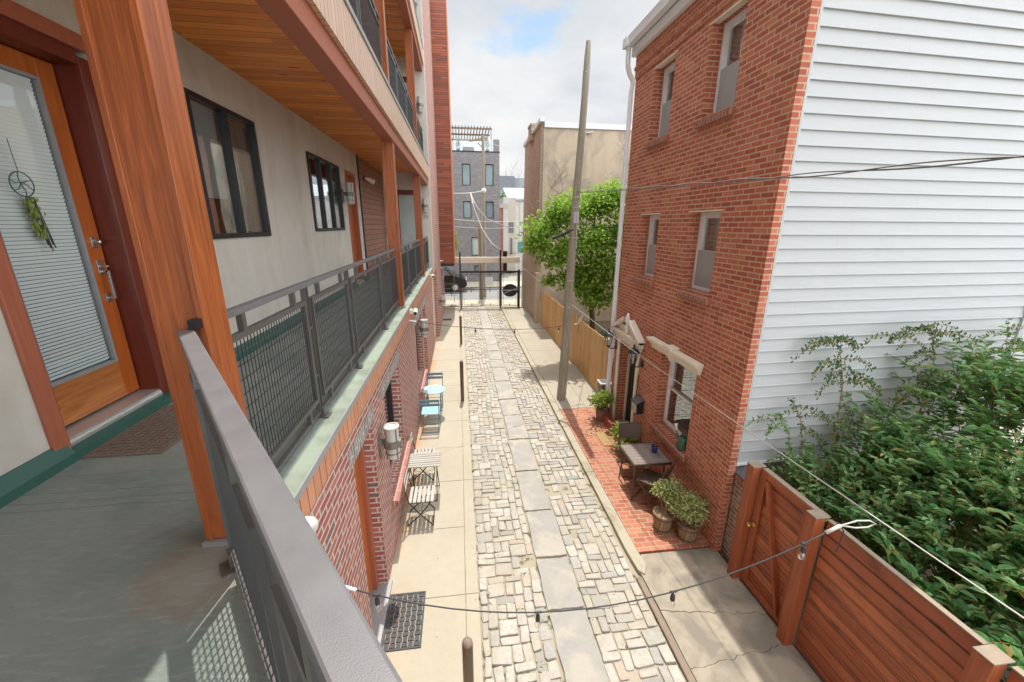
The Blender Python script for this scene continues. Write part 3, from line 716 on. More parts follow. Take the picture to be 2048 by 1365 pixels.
def lower_window(y0, y1, z0, z1, n=2):
    mb = MB(); f = .055
    mb.box(-1.29,-1.21,y0,y0+f,z0,z1); mb.box(-1.29,-1.21,y1-f,y1,z0,z1); mb.box(-1.29,-1.21,y0+f,y1-f,z0,z0+f); mb.box(-1.29,-1.21,y0+f,y1-f,z1-f,z1)
    for k in range(1,n):
        ym = y0+(y1-y0)*k/n; mb.box(-1.285,-1.215,ym-.03,ym+.03,z0+f,z1-f)
    w = mb.build('window', M['black'], apt, bevel=.003)
    mb = MB(); mb.box(-1.262,-1.256,y0+f,y1-f,z0+f,z1-f); mb.build('pane', M['glassm'], w)
    mb = MB()
    k = 0; y = y0+f
    while y < y1-f-.05:
        yy = min(y1-f, y+U(.10,.16))
        if (k % 5) != 3: mb.box(-1.335-.01*(k%2),-1.325-.01*(k%2),y,yy,z0+.03,z1-.02)
        y = yy; k += 1
    mb.build('curtain', M['cream'], w)
lower_window(5.2,6.55,.87,2.42); lower_window(9.3,10.72,.78,2.38)
# --- slabs, ceilings, fascias for three levels
for lv in range(3):
    z = FL + FH*lv
    poly = outline(C0)
    mb = MB(); mb.prism([(x,y) for x,y in outline(C0-.14)], 'z', z-.05, z); mb.build('gallery_floor', M['floorG'], apt)
    # bare outer margin of the slab
    a = outline(C0); b = outline(C0-.14); mb = MB()
    for i in range(3):
        q = [a[i], a[i+1], b[i+1], b[i]]; mb.prism(q, 'z', z-.05, z-.004)
    mb.build('slab_edge', M['mint'], apt)
    a = outline(C0+.012); b = outline(C0+.001); mb = MB()
    for i in range(3): mb.prism([a[i], a[i+1], b[i+1], b[i]], 'z', z-.048, z+.004)
    mb.build('drip_edge', M['drip'], apt)
    # fascia boards below the slab
    a = outline(C0-.006); b = outline(C0-.05); mb = MB(); zb = z-.25 if lv == 0 else z-.475
    for i in range(3): mb.prism([a[i], a[i+1], b[i+1], b[i]], 'z', zb, z-.051)
    mb.build('fascia', M['fasciaL'] if lv == 0 else M['fascia'], apt)
    if lv == 0:
        mb = MB(); mb.prism([(x,y) for x,y in outline(C0-.06)], 'z', z-.24, z-.052); mb.build('slab', M['oldcon'], apt)
    else:
        a = outline(C0-.052); b = outline(C0-.24); mb = MB()
        for i in range(3): mb.prism([a[i], a[i+1], b[i+1], b[i]], 'z', z-.67, z-.28)
        mb.build('beam', M['beam'], apt, bevel=.006)
        mb = MB(); mb.prism([(x,y) for x,y in outline(C0-.241)], 'z', z-.28, z-.06); mb.build('ceiling', M['ceil'], apt)
z = FL + FH*3
mb = MB(); mb.prism([(x,y) for x,y in outline(C0)], 'z', z-.3, z); mb.build('roof', M['roof'], apt)
# --- gallery walls
wops = [(2.66,3.61,FL+.10,FL+2.62), (4.66,6.02,FL+1.31,FL+2.70), (7.86,9.78,FL+1.34,FL+2.66), (10.28,11.2,FL+.06,FL+2.66)]
mb = MB(); wallgrid(mb, lambda a,b,c,d: mb.box(WX-.22,WX,a,b,c,d), -4, 11.6, FL, FL+FH*3, wops)
mb.build('stucco_wall', M['stuccoL'], apt)
mb = MB(); mb.box(WX-.22,WX+.005,11.68,YE,FL,FL+FH*3); mb.build('wood_clad_wall', M['slatwall'], apt)
mb = MB(); mb.box(WX-.2,WX+.03,11.6,11.68,FL,FL+FH*3); mb.build('corner_strip', M['black'], apt)
mb = MB(); eo = [(-2.13,-1.38,FL+FH*l+.02,FL+FH*l+2.62) for l in range(3)]
wallgrid(mb, lambda a,b,c,d: mb.box(a,b,YE,YE+.26,c,d), WX-.2, -.955, FL-.25, FL+FH*3, eo); mb.build('end_wall', M['stuccoL'], apt)
for l in range(3):
    z0 = FL+FH*l
    mb = MB(); mb.box(-2.13,-2.05,YE+.02,YE+.12,z0+.02,z0+2.62); mb.box(-1.46,-1.38,YE+.02,YE+.12,z0+.02,z0+2.62); mb.box(-2.05,-1.46,YE+.02,YE+.12,z0+2.46,z0+2.62); mb.box(-2.05,-1.46,YE+.02,YE+.12,z0+.02,z0+.3)
    d = mb.build('door', M['jamb'], apt, bevel=.003)
    mb = MB(); mb.box(-2.05,-1.46,YE+.06,YE+.075,z0+.3,z0+2.46); mb.build('pane', M['frost'], d)
# green membrane upstand along the wall foot
for (a, b) in ((-4,2.62),(3.66,10.24),(11.24,11.6)):
    mb = MB(); mb.add([(WX,a,FL),(WX+.085,a,FL),(WX+.07,a,FL+.05),(WX+.012,a,FL+.12),(WX,a,FL+.12),(WX,b,FL),(WX+.085,b,FL),(WX+.07,b,FL+.05),(WX+.012,b,FL+.12),(WX,b,FL+.12)],
        [(0,1,2,3,4),(9,8,7,6,5),(0,5,6,1),(1,6,7,2),(2,7,8,3),(3,8,9,4)]); mb.build('membrane_upstand', M['greenbase'], apt)
mb = MB(); mb.add([(WX,2.62,FL),(WX+.085,2.62,FL),(WX+.07,2.62,FL+.05),(WX,2.62,FL+.06),(WX,3.66,FL),(WX+.085,3.66,FL),(WX+.07,3.66,FL+.05),(WX,3.66,FL+.06)],[(0,1,2,3),(7,6,5,4),(0,4,5,1),(1,5,6,2),(2,6,7,3)]); mb.build('membrane_upstand', M['greenbase'], apt)
# --- near gallery door
def near_door():
    z0, zt = FL+.13, FL+2.50
    mb = MB(); st = .135
    y0, y1 = 2.68, 3.51
    mb.box(-2.745,-2.70,y0,y0+st,z0,zt); mb.box(-2.745,-2.70,y1-st,y1,z0,zt); mb.box(-2.745,-2.70,y0+st,y1-st,zt-.12,zt)
    d = mb.build('door', M['doorwood'], apt, bevel=.004)
    mb = MB(); mb.box(-2.744,-2.699,y0+st,y1-st,z0,z0+.29); mb.build('bottom_rail', M['doorwoodh'], d, bevel=.004)
    mb = MB(); gy0, gy1, gz0, gz1 = y0+st, y1-st, z0+.29, zt-.12
    for (a,b,c,e) in ((gy0,gy0+.02,gz0,gz1),(gy1-.02,gy1,gz0,gz1),(gy0+.02,gy1-.02,gz0,gz0+.02),(gy0+.02,gy1-.02,gz1-.02,gz1)): mb.box(-2.735,-2.694,a,b,c,e)
    mb.build('glazing_bead', M['drip'], d)
    mb = MB(); mb.box(-2.716,-2.711,gy0+.018,gy1-.018,gz0+.018,gz1-.018); mb.build('pane', M['glass'], d)
    mb = MB(); z = gz0+.03
    while z < gz1-.03:
        mb.add([(-2.732,gy0+.03,z),(-2.723,gy0+.03,z+.022),(-2.723,gy1-.03,z+.022),(-2.732,gy1-.03,z)],[(0,1,2,3)]); z += .0245
    mb.build('blind', M['blind'], d)
    mb = MB(); mb.box(-2.80,-2.76,y0,y1,z0,zt); mb.build('backing', M['dark'], d)
    # jamb lining and casing
    mb = MB(); mb.box(-2.76,-2.545,2.645,2.675,FL+.06,FL+2.56); mb.box(-2.76,-2.545,3.52,3.61,FL+.06,FL+2.56); mb.box(-2.76,-2.545,2.675,3.52,FL+2.505,FL+2.60); mb.build('door_frame', M['jamb'], d, bevel=.004)
    mb = MB(); mb.box(-2.55,-2.522,2.55,2.648,FL+.05,FL+2.70); mb.box(-2.55,-2.522,3.607,3.685,FL+.05,FL+2.70); mb.box(-2.55,-2.522,2.648,3.607,FL+2.60,FL+2.70); mb.build('casing', M['casing'], d, bevel=.004)
    mb = MB(); mb.box(-2.72,-2.555,2.67,3.53,FL+.085,FL+.115); mb.box(-2.70,-2.545,2.67,3.53,FL+.06,FL+.085); mb.build('threshold', M['alu'], d, bevel=.004)
    mb = MB(); mb.box(-2.700,-2.692,3.425,3.475,4.47,4.545); mb.lathe([(.02,0),(.02,.025),(.015,.04),(.008,.045)], (-2.692,3.45,4.508), 14, 'x'); mb.build('deadbolt', M['steel'], d, bevel=.002)
    mb = MB(); mb.box(-2.700,-2.690,3.418,3.472,4.275,4.375); mb.box(-2.69,-2.635,3.43,3.45,4.325,4.34); mb.box(-2.690,-2.645,3.435,3.453,4.285,4.30); mb.box(-2.660,-2.640,3.435,3.453,4.085,4.30); mb.box(-2.690,-2.66,3.435,3.453,4.085,4.10); mb.box(-2.700,-2.690,3.42,3.468,4.06,4.125)
    mb.build('handle', M['steel'], d, bevel=.002)
near_door()
def strip_window(y0, y1, z0, z1, n, blinds=True):
    mb = MB(); f = .05; xo, xi = WX+.028, WX-.06
    mb.box(xi,xo,y0,y0+f,z0,z1); mb.box(xi,xo,y1-f,y1,z0,z1); mb.box(xi,xo,y0+f,y1-f,z0,z0+f); mb.box(xi,xo,y0+f,y1-f,z1-f,z1)
    for k in range(1,n):
        ym = y0+(y1-y0)*k/n; mb.box(xi,xo-.004,ym-.028,ym+.028,z0+f,z1-f)
    w = mb.build('window', M['black'], apt, bevel=.003)
    mb = MB(); mb.box(WX-.024,WX-.018,y0+f,y1-f,z0+f,z1-f); mb.build('pane', M['glassr'], w)
    mb = MB(); mb.box(WX-.215,WX-.20,y0,y1,z0,z1); mb.build('backing', M['dark'], w)
    if blinds:
        mb = MB(); z = z0+.42
        while z < z1-.03:
            mb.add([(WX-.085,y0+.05,z),(WX-.072,y0+.05,z+.024),(WX-.072,y0+.62,z+.024),(WX-.085,y0+.62,z)],[(0,1,2,3)]); z += .027
        mb.build('blind', M['blind'], w)
        mb = MB(); mb.grid(lambda u,v: (WX-.10+.018*math.sin(u*26), y0+.66+u*.62, z0+.06+v*(z1-z0-.12)), 40, 2); mb.build('curtain', M['curtain'], w)
strip_window(4.66,6.02,FL+1.31,FL+2.70,2); strip_window(7.86,9.78,FL+1.34,FL+2.66,3,False)
mb = MB(); mb.box(WX-.14,WX-.10,10.34,11.14,FL+.1,FL+2.58); d3 = mb.build('door', M['doorwood'], apt)
mb = MB(); mb.box(WX-.15,WX+.02,10.28,10.345,FL+.06,FL+2.66); mb.box(WX-.15,WX+.02,11.135,11.2,FL+.06,FL+2.66); mb.box(WX-.15,WX+.02,10.345,11.135,FL+2.58,FL+2.66); mb.build('door_frame', M['casing'], d3, bevel=.004)
# --- wooden posts, three levels
for (py) in (1.74, 7.45, 12.2):
    for lv in range(3):
        z0 = FL+FH*lv; mb = MB(); mb.box(-1.22,-1.04,py,py+.18,z0+.025,z0+FH-.66)
        p = mb.build('post', M['post'], apt, bevel=.008)
        mb = MB(); mb.box(-1.24,-1.02,py-.02,py+.2,z0,z0+.024); mb.build('base_plate', M['drip'], p)
        # raised corner batten on the front faces
        mb = MB(); mb.box(-1.226,-1.20,py-.006,py+.03,z0+.026,z0+FH-.665); mb.box(-1.062,-1.034,py-.007,py+.02,z0+.026,z0+FH-.665); mb.build('corner_batten', M['post'], p, bevel=.003)
# --- railings
def railing(pts, posts, z0, panels, name='railing', lean=None):
    """pts: start/end of the run (Vectors, z = slab); posts: parameters along it; panels: (t0,t1)"""
    A, B = pts; D = (B-A).normalized(); Nn = Vector((-D.y, D.x, 0))
    P = lambda t, h, o=0: A + D*t + Nn*o + Vector((0,0,h))
    L = (B-A).length
    mb = MB(); mb.bar(P(0,1.045), P(L,1.045), .055, .034); top = mb
    rl = top.build(name, M['rail'], apt, bevel=.005)
    mb = MB(); mb.bar(P(0,.05), P(L,.05), .034, .022); mb.build('bottom_bar', M['railmetal'], rl)
    for t in posts:
        mb = MB(); mb.bar(P(t-.026,.0), P(t-.026,1.03), .034, .012, D); mb.bar(P(t+.026,.0), P(t+.026,1.03), .034, .012, D)
        for h in (.34,.72): mb.bar(P(t-.02,h), P(t+.02,h), .03, .02)
        mb.bar(P(t,.0,-.01), P(t,.08,-.01), .05, .05, D); mb.bar(P(t,.004,-.07), P(t,.004,.07), .09, .008)
        mb.build('rail_post', M['railmetal'], rl)
    for (a, b) in panels:
        lo, hi = .165, .925; mb = MB(); o = -.012
        for h in (lo, hi): mb.bar(P(a,h,o), P(b,h,o), .03, .032)
        for t in (a+.013, b-.013): mb.bar(P(t,lo+.016,o), P(t,hi-.016,o), .03, .026, D)
        for t in (a+(b-a)*.18, a+(b-a)*.82):
            mb.bar(P(t,hi+.016,o), P(t,1.03,o), .03, .035, D); mb.bar(P(t,.06,o), P(t,lo-.016,o), .03, .035, D)
        pn = mb.build('mesh_panel', M['railmetal'], rl)
        mb = MB(); n = max(2, int(round((b-a)/.036)))
        for k in range(1,n): t = a+(b-a)*k/n; mb.bar(P(t,lo,o), P(t,hi,o), .0040, .0040, D)
        m_ = int(round((hi-lo)/.075))
        for k in range(1,m_): h = lo+(hi-lo)*k/m_; mb.bar(P(a,h,o+.004), P(b,h,o+.004), .0042, .0042)
        mb.build('wire_mesh', M['wire'], pn)
    return rl
def bay(y0, y1, ps, z):
    A = Vector((-1.13,y0,z)); B = Vector((-1.13,y1,z)); ed = [y0+.02]+list(ps)+[y1-.02]
    pan = []
    for i,(a,b) in enumerate(zip(ed, ed[1:])): pan.append((a-y0+(.065 if i else .02), b-y0-(.065 if i < len(ed)-2 else .02)))
    railing((A,B), [p-y0 for p in ps], z, pan)
for lv in range(3):
    z = FL+FH*lv
    bay(1.94,7.44,(3.08,4.22,5.88),z); bay(7.64,12.19,(9.1,10.65),z); bay(12.39,15.18,(13.75,),z)
# near railing on the diagonal
rs = Vector((-1.07,1.728,FL)); t0 = (rs - DN*(rs.dot(DN)) ).dot(DD)
A = edge_pt(RAILC, -2.03) ; A.z = FL; B = edge_pt(RAILC, 2.2); B.z = FL
railing((A,B), (.13, 1.35, 2.6), FL, [(.22,1.27),(1.43,2.52),(2.68,3.9)])
mb = MB(); q = A + Vector((0,0,1.045)); mb.box(q.x+.025,q.x+.055,1.69,1.742,q.z+.016,q.z+.055); mb.build('rail_bracket', M['black'], apt)
# --- timber clad bay over the pavement at the street end
mb = MB(); mb.box(-1.15,-.27,21.0,24.6,2.74,14); bayo = mb.build('timber_bay', M['slatbay'], apt)
mb = MB(); mb.box(-.272,-.235,20.98,24.62,2.70,14); mb.build('corner_trim', M['slatbay_edge'], bayo)
mb = MB(); mb.box(-1.15,-.27,21.0,24.6,2.62,2.739); mb.build('soffit', M['black'], bayo)
# --- fittings on the building
lampproto = None
def wall_lamp(x, y, z, label, rz=0):
    """fixture faces local +X; origin at wall, mid height"""
    global lampproto
    if lampproto is None:
        t = thing('wall_lamp', label, 'lamp', (0,0,0), .0001, 'twin lens wall lamps on the apartment building'); t.rotation_euler = (0,0,0)
        mb = MB(); mb.box(0,.03,-.045,.045,-.19,.10); mb.box(.02,.07,-.03,.03,-.02,.035); mb.build('back_plate', M['lampmetal'], t, bevel=.004)
        c = (.165,0,0)
        mb = MB(); mb.lathe([(.085,.02),(.085,.20),(.08,.205)], c, 20); mb.build('upper_lens', M['lens'], t, smooth='auto')
        mb = MB(); mb.lathe([(.085,-.055),(.085,-.20),(.06,-.225)], c, 20); mb.build('lower_lens', M['lens'], t, smooth='auto')
        mb = MB(); mb.lathe([(.098,.206),(.098,.222),(.07,.226),(.07,.216)], c, 20); mb.build('cap', M['lens'], t, smooth='auto')
        mb = MB(); mb.lathe([(.088,-.055),(.112,-.05),(.112,.03),(.088,.035)], c, 20); mb.build('band', M['lampmetal'], t, smooth='auto')
        mb = MB()
        mb.lathe([(.09,-.145),(.095,-.142),(.095,-.134),(.09,-.131)], c, 20)
        for k in range(4):
            a = math.pi/4+k*math.pi/2; mb.bar((c[0]+.093*math.cos(a),.093*math.sin(a),-.21),(c[0]+.093*math.cos(a),.093*math.sin(a),.2),.012,.008)
        mb.build('cage', M['lampmetal'], t)
        t.location = (x,y,z); t.rotation_euler = (0,0,rz); lampproto = t; return t
    return dup(lampproto, (x,y,z), rz, label)
wall_lamp(-1.07,4.66,2.02,'large twin lens wall lamp on the brick wall between the lower door and window')
wall_lamp(-1.07,9.75,2.20,'small twin lens wall lamp on the brick wall beyond the second ground floor window')
wall_lamp(-2.55,9.92,5.30,'twin lens wall lamp on the grey stucco beside the gallery door on the first gallery')
wall_lamp(-1.13,15.2,5.28,'twin lens wall lamp above the house number on the far end wall',-math.pi/2)
wall_lamp(-1.13,15.2,8.41,'twin lens wall lamp on the end wall of the middle gallery',-math.pi/2)
wall_lamp(-.95,17.6,1.45,'small twin lens wall lamp on the far brick pier beyond the recess')
wall_lamp(-1.13,15.2,11.4,'twin lens wall lamp on the end wall of the topmost gallery',-math.pi/2)
# house number
def text_mesh(name, s, size, M4, mat, ext=.004):
    cu = bpy.data.curves.new(name, 'FONT'); cu.body = s; cu.size = size; cu.extrude = ext; cu.align_x = 'CENTER'; cu.align_y = 'CENTER'
    tmp = bpy.data.objects.new('tmp', cu); COL.objects.link(tmp); dg = bpy.context.evaluated_depsgraph_get(); dg.update()
    me = bpy.data.meshes.new_from_object(tmp.evaluated_get(dg)); bpy.data.objects.remove(tmp); me.name = name
    me.materials.clear(); me.materials.append(mat); o = bpy.data.objects.new(name, me); COL.objects.link(o); o.matrix_world = M4; return o
o = text_mesh('house_number', '19', .17, Matrix.Translation((-1.13,YE-.005,4.90)) @ Matrix.Rotation(math.pi/2,4,'X'), M['lampmetal'])
tag(o, 'small dark house number 19 on the stucco end wall below a lamp', 'house number')
mb = MB(); mb.box(0,.018,-.03,.03,-.075,.075); mb.box(.018,.022,-.018,.018,-.04,-.01); mb.box(.018,.022,-.018,.018,.01,.05)
b_ = thing('doorbell', 'small grey doorbell plate on the stucco below the gallery wall lamp', 'doorbell', (-2.55,10.02,4.89)); mb.build('plate', M['steel'], b_, local=True, bevel=.003)
# fire alarm strobe and pull station
t = thing('fire_alarm', 'red fire alarm strobe with white lens high on the end wall', 'alarm', (-2.42,15.2,5.22))
mb = MB(); mb.box(-2.48,-2.36,15.14,15.2,5.15,5.31); mb.build('housing', M['red'], t, bevel=.01)
mb = MB(); mb.box(-2.40,-2.365,15.10,15.14,5.19,5.27); mb.build('strobe', M['lens'], t, bevel=.008)
t = thing('fire_alarm_pull', 'red fire alarm pull box low on the end wall', 'alarm', (-2.42,15.2,4.43))
mb = MB(); mb.box(-2.48,-2.36,15.15,15.2,4.36,4.50); mb.build('housing', M['red'], t, bevel=.008)
mb = MB(); mb.box(-2.465,-2.375,15.138,15.15,4.41,4.43); mb.build('handle', M['white'], t)
# flood light on the wood siding
t = thing('flood_light', 'cream twin flood light fixed high on the gallery wood siding', 'light', (-2.545,12.2,5.86))
mb = MB(); mb.lathe([(.06,0),(.06,.03),(.02,.05)], (-2.545,12.2,5.86), 14, 'x'); mb.build('mount', M['bronze'], t)
mb = MB(); mb.tube([(-2.50,12.2,5.86),(-2.44,12.24,5.84),(-2.34,12.32,5.79),(-2.30,12.35,5.77)],[.03,.045,.07,.075],12); mb.build('lamp_head', M['cream'], t, smooth='auto')
# cameras and dome
cp = None
for (y, z, lb) in ((7.62,3.07,'white security camera on the tan fascia below the second post'), (13.2,3.07,'white security camera on the tan fascia near the far gallery end'), (20.7,2.9,'white security camera under the timber bay at the street end')):
    x = -.96 if y < 16 else -.95
    if cp is None:
        cp = thing('security_camera', lb, 'camera', (x,y,z), 0, 'security cameras on the apartment building'); 
        mb = MB(); mb.box(x,x+.05,y-.05,y+.05,z-.04,z+.045); mb.box(x+.05,x+.09,y-.015,y+.015,z-.01,z+.02); mb.build('bracket', M['cream'], cp, bevel=.006)
        mb = MB(); mb.tube([(x+.10,y+.09,z+.01),(x+.115,y-.13,z-.01)],.04,12); mb.build('body', M['cream'], cp, smooth='auto')
        mb = MB(); mb.tube([(x+.1152,y-.131,z-.01),(x+.1158,y-.145,z-.011)],.03,12); mb.build('lens', M['black'], cp)
    else: dup(cp, (x,y,z), 0, lb)
t = thing('dome_light', 'small white dome fixed on the tan fascia beside the near rail', 'dome light', (-.965,2.12,2.95))
mb = MB(); mb.lathe([(.055,0),(.055,.03),(.05,.055),(.03,.078),(.008,.085)], (-.965,2.12,2.93), 18, 'x'); mb.build('dome', M['lens'], t, smooth='auto')
# door mats
def woven_mat(name, x0, x1, y0, y1, z, m, label, step, w):
    mb = MB(); mb.box(x0,x1,y0,y0+.022,z,z+.012); mb.box(x0,x1,y1-.022,y1,z,z+.012); mb.box(x0,x0+.022,y0+.022,y1-.022,z,z+.012); mb.box(x1-.022,x1,y0+.022,y1-.022,z,z+.012)
    nx = int((x1-x0-.04)/step); ny = int((y1-y0-.04)/step); sx = (x1-x0-.044)/nx; sy = (y1-y0-.044)/ny
    for i in range(nx):
        for j in range(ny):
            cx = x0+.022+(i+.5)*sx; cy = y0+.022+(j+.5)*sy
            if (i+j) % 2: mb.box(cx-sx*.5,cx+sx*.5,cy-sy*w,cy+sy*w,z+.001,z+.011)
            else: mb.box(cx-sx*w,cx+sx*w,cy-sy*.5,cy+sy*.5,z+.001,z+.0115)
    o = mb.build(name, m); tag(o, label, 'doormat'); return o
o = woven_mat('doormat', -2.46,-1.99,2.62,3.40,FL+.001,M['matbrown'],'brown ribbed doormat on the gallery floor in front of the glazed door',.042,.30)
mb = MB(); mb.box(-2.45,-2.0,2.63,3.39,FL+.001,FL+.005); bk = mb.build('mat_backing', M['matbrown']); bk.parent = o
woven_mat('doormat', -1.015,-.565,3.53,4.27,.014,M['rubber'],'black rubber basket weave doormat on the pavement by the lower door',.062,.36)
mb = MB(); mb.box(-.92,-.5,20.0,20.35,.014,.026); o = mb.build('doormat', M['rubber'], bevel=.004); tag(o, 'dark doormat far down the shaded pavement near the street gate', 'doormat')
# wind chime against the door glass
t = thing('wind_chime', 'round dream catcher with green leafy tassels hanging on the glazed door', 'wind chime', (-2.685,3.04,4.9))
mb = MB(); cx, cy, cz, R_ = -2.683, 3.035, 4.875, .072
ring = [(cx, cy+R_*math.cos(a*2*math.pi/28), cz+R_*math.sin(a*2*math.pi/28)) for a in range(29)]; mb.tube(ring, .0035, 6, False)
for a in (20, 95, 160, 215, 275, 330):
    a = math.radians(a); mb.tube([(cx,cy+.012*math.cos(a*2),cz+.012),(cx,cy+R_*.6*math.cos(a+.2),cz+R_*.6*math.sin(a+.2)),(cx,cy+R_*math.cos(a),cz+R_*math.sin(a))], .0028, 5)
mb.tube([(cx,cy,cz+R_),(cx,cy-.005,cz+.16),(cx-.006,cy,cz+.26)], .002, 5); mb.build('hoop', M['greenbase'], t)
mb = MB()
for k in range(130):
    h = U(0,.24); y = cy+.012+random.gauss(0,.022*(1-h*1.6))+h*.08; leaf(mb, (cx+random.gauss(0,.008),y,cz-R_-h), (U(-.3,.3),U(-.5,.5),-1), (1,0,0), U(.02,.045), U(.010,.02), .2)
mb.build('tassel_leaves', M['leaflime'], t)
mb = MB()
for k in range(5): y = cy+.0+k*.011; mb.tube([(cx,y,cz-R_),(cx+.003,y+.03,cz-R_-.2),(cx,y+.05,cz-R_-.30-.02*(k%3))], .0032, 5)
mb.build('tube', M['black'], t)

# ------------------------------------------------------------------ brick house on the right
FX = 3.6
hs = thing('brick_house', 'red brick row house on the right with a white clapboard side wall', 'house', (5.5, 6.5, 0))
fops = [(5.44,6.55,1.05,2.50), (7.50,8.42,.12,2.32), (5.41,6.18,3.67,4.86), (7.19,7.93,3.67,4.86), (5.47,6.21,6.18,7.37), (7.19,7.93,6.18,7.37)]
mb = MB(); wallgrid(mb, lambda a,b,c,d: mb.box(FX,FX+.32,a,b,c,d), 4.42, 8.78, 0, 7.86, [])
mb = MB(); wallgrid(mb, lambda a,b,c,d: mb.box(FX,FX+.11,a,b,c,d), 4.42, 4.60, 0, 7.86, [])
wallgrid(mb, lambda a,b,c,d: mb.box(FX,FX+.32,a,b,c,d), 4.60, 8.78, 0, 7.86, fops)
mb.box(FX-.025,FX,4.42,8.78,7.46,7.60); mb.box(FX-.05,FX,4.42,8.78,7.60,7.66); mb.box(FX-.025,FX,4.42,8.78,7.66,7.86)
mb.build('facade', M['brickR'], hs)
mb = MB(); mb.box(FX+.5,7.6,4.95,8.69,0,7.86); mb.build('core_block', M['dark'], hs)
mb = MB(); mb.box(FX+.32,7.8,8.70,8.78,0,7.86); mb.build('rear_wall', M['brickR'], hs)
# clapboard side wall, slightly out of square with the lane
YAW = .042; Rm = Matrix.Translation((3.7,4.52,0)) @ Matrix.Rotation(YAW,4,'Z') @ Matrix.Translation((-3.7,-4.52,0))
mb = MB(); z = 1.47; ex = .1625
while z < 8.3:
    mb.prism([(4.52-.030,z),(4.52-.030,z+.008),(4.52-.026,z+.018),(4.52-.001,z+ex+.010),(4.52+.05,z+ex+.010),(4.52+.05,z)], 'x', 3.765, 8.05); z += ex
mb.xform(Rm); mb.build('clapboard_siding', M['siding'], hs)
for q in ((3.735,3.80,4.485,4.56,1.45,8.1),(8.02,8.12,4.475,8.7,1.45,8.4)):
    mb = MB(); mb.box(*q); mb.xform(Rm); mb.build('corner_board', M['siding'], hs, bevel=.004)
mb = MB(); mb.box(3.735,7.9,4.51,4.8,0,1.47); mb.xform(Rm); mb.build('foundation_wall', M['oldcon'], hs)
mb = MB(); mb.box(3.745,3.80,4.46,4.49,1.44,1.475); mb.box(3.80,7.9,4.47,4.52,1.435,1.468); mb.xform(Rm); mb.build('starter_strip', M['sidingdull'], hs)
mb = MB(); mb.box(3.711,3.734,4.455,4.60,0,9); mb.build('black_flashing', M['black'], hs)
# eaves
mb = MB(); mb.box(FX-.10,FX+.3,4.40,8.86,7.861,8.02); mb.build('eaves_board', M['sidingdull'], hs, bevel=.005)
mb = MB(); prof = [(FX-.225,8.03),(FX-.11,8.03),(FX-.105,8.16),(FX-.125,8.16),(FX-.13,8.045),(FX-.205,8.045),(FX-.215,8.10),(FX-.235,8.165),(FX-.25,8.165),(FX-.232,8.09)]
mb.prism(prof, 'y', 4.40, 8.90); mb.build('gutter', M['sidingdull'], hs)
mb = MB(); mb.add([(FX-.10,4.40,8.03),(7.95,4.40,8.4),(7.95,8.86,8.4),(FX-.10,8.86,8.03),(FX-.10,4.40,8.13),(7.95,4.40,8.55),(7.95,8.86,8.55),(FX-.10,8.86,8.13)],[(0,1,2,3),(4,7,6,5),(0,4,5,1),(1,5,6,2),(2,6,7,3),(3,7,4,0)]); mb.build('roof', M['roof'], hs)
mb = MB(); mb.box(FX-.27,FX-.12,8.72,8.93,8.01,8.17)
mb.tube([(FX-.18,8.82,8.02),(FX-.18,8.82,7.86),(FX-.16,8.84,7.70),(FX-.10,8.87,7.58),(FX-.02,8.87,7.46),(FX-.02,8.87,7.36),(FX-.045,8.86,7.25),(FX-.05,8.85,2.25)],.048,10)
mb.tube([(FX-.05,8.85,2.26),(FX-.05,8.85,.15),(FX-.11,8.80,.09)],.055,10); mb.build('downspout', M['sidingdull'], hs, smooth='auto')
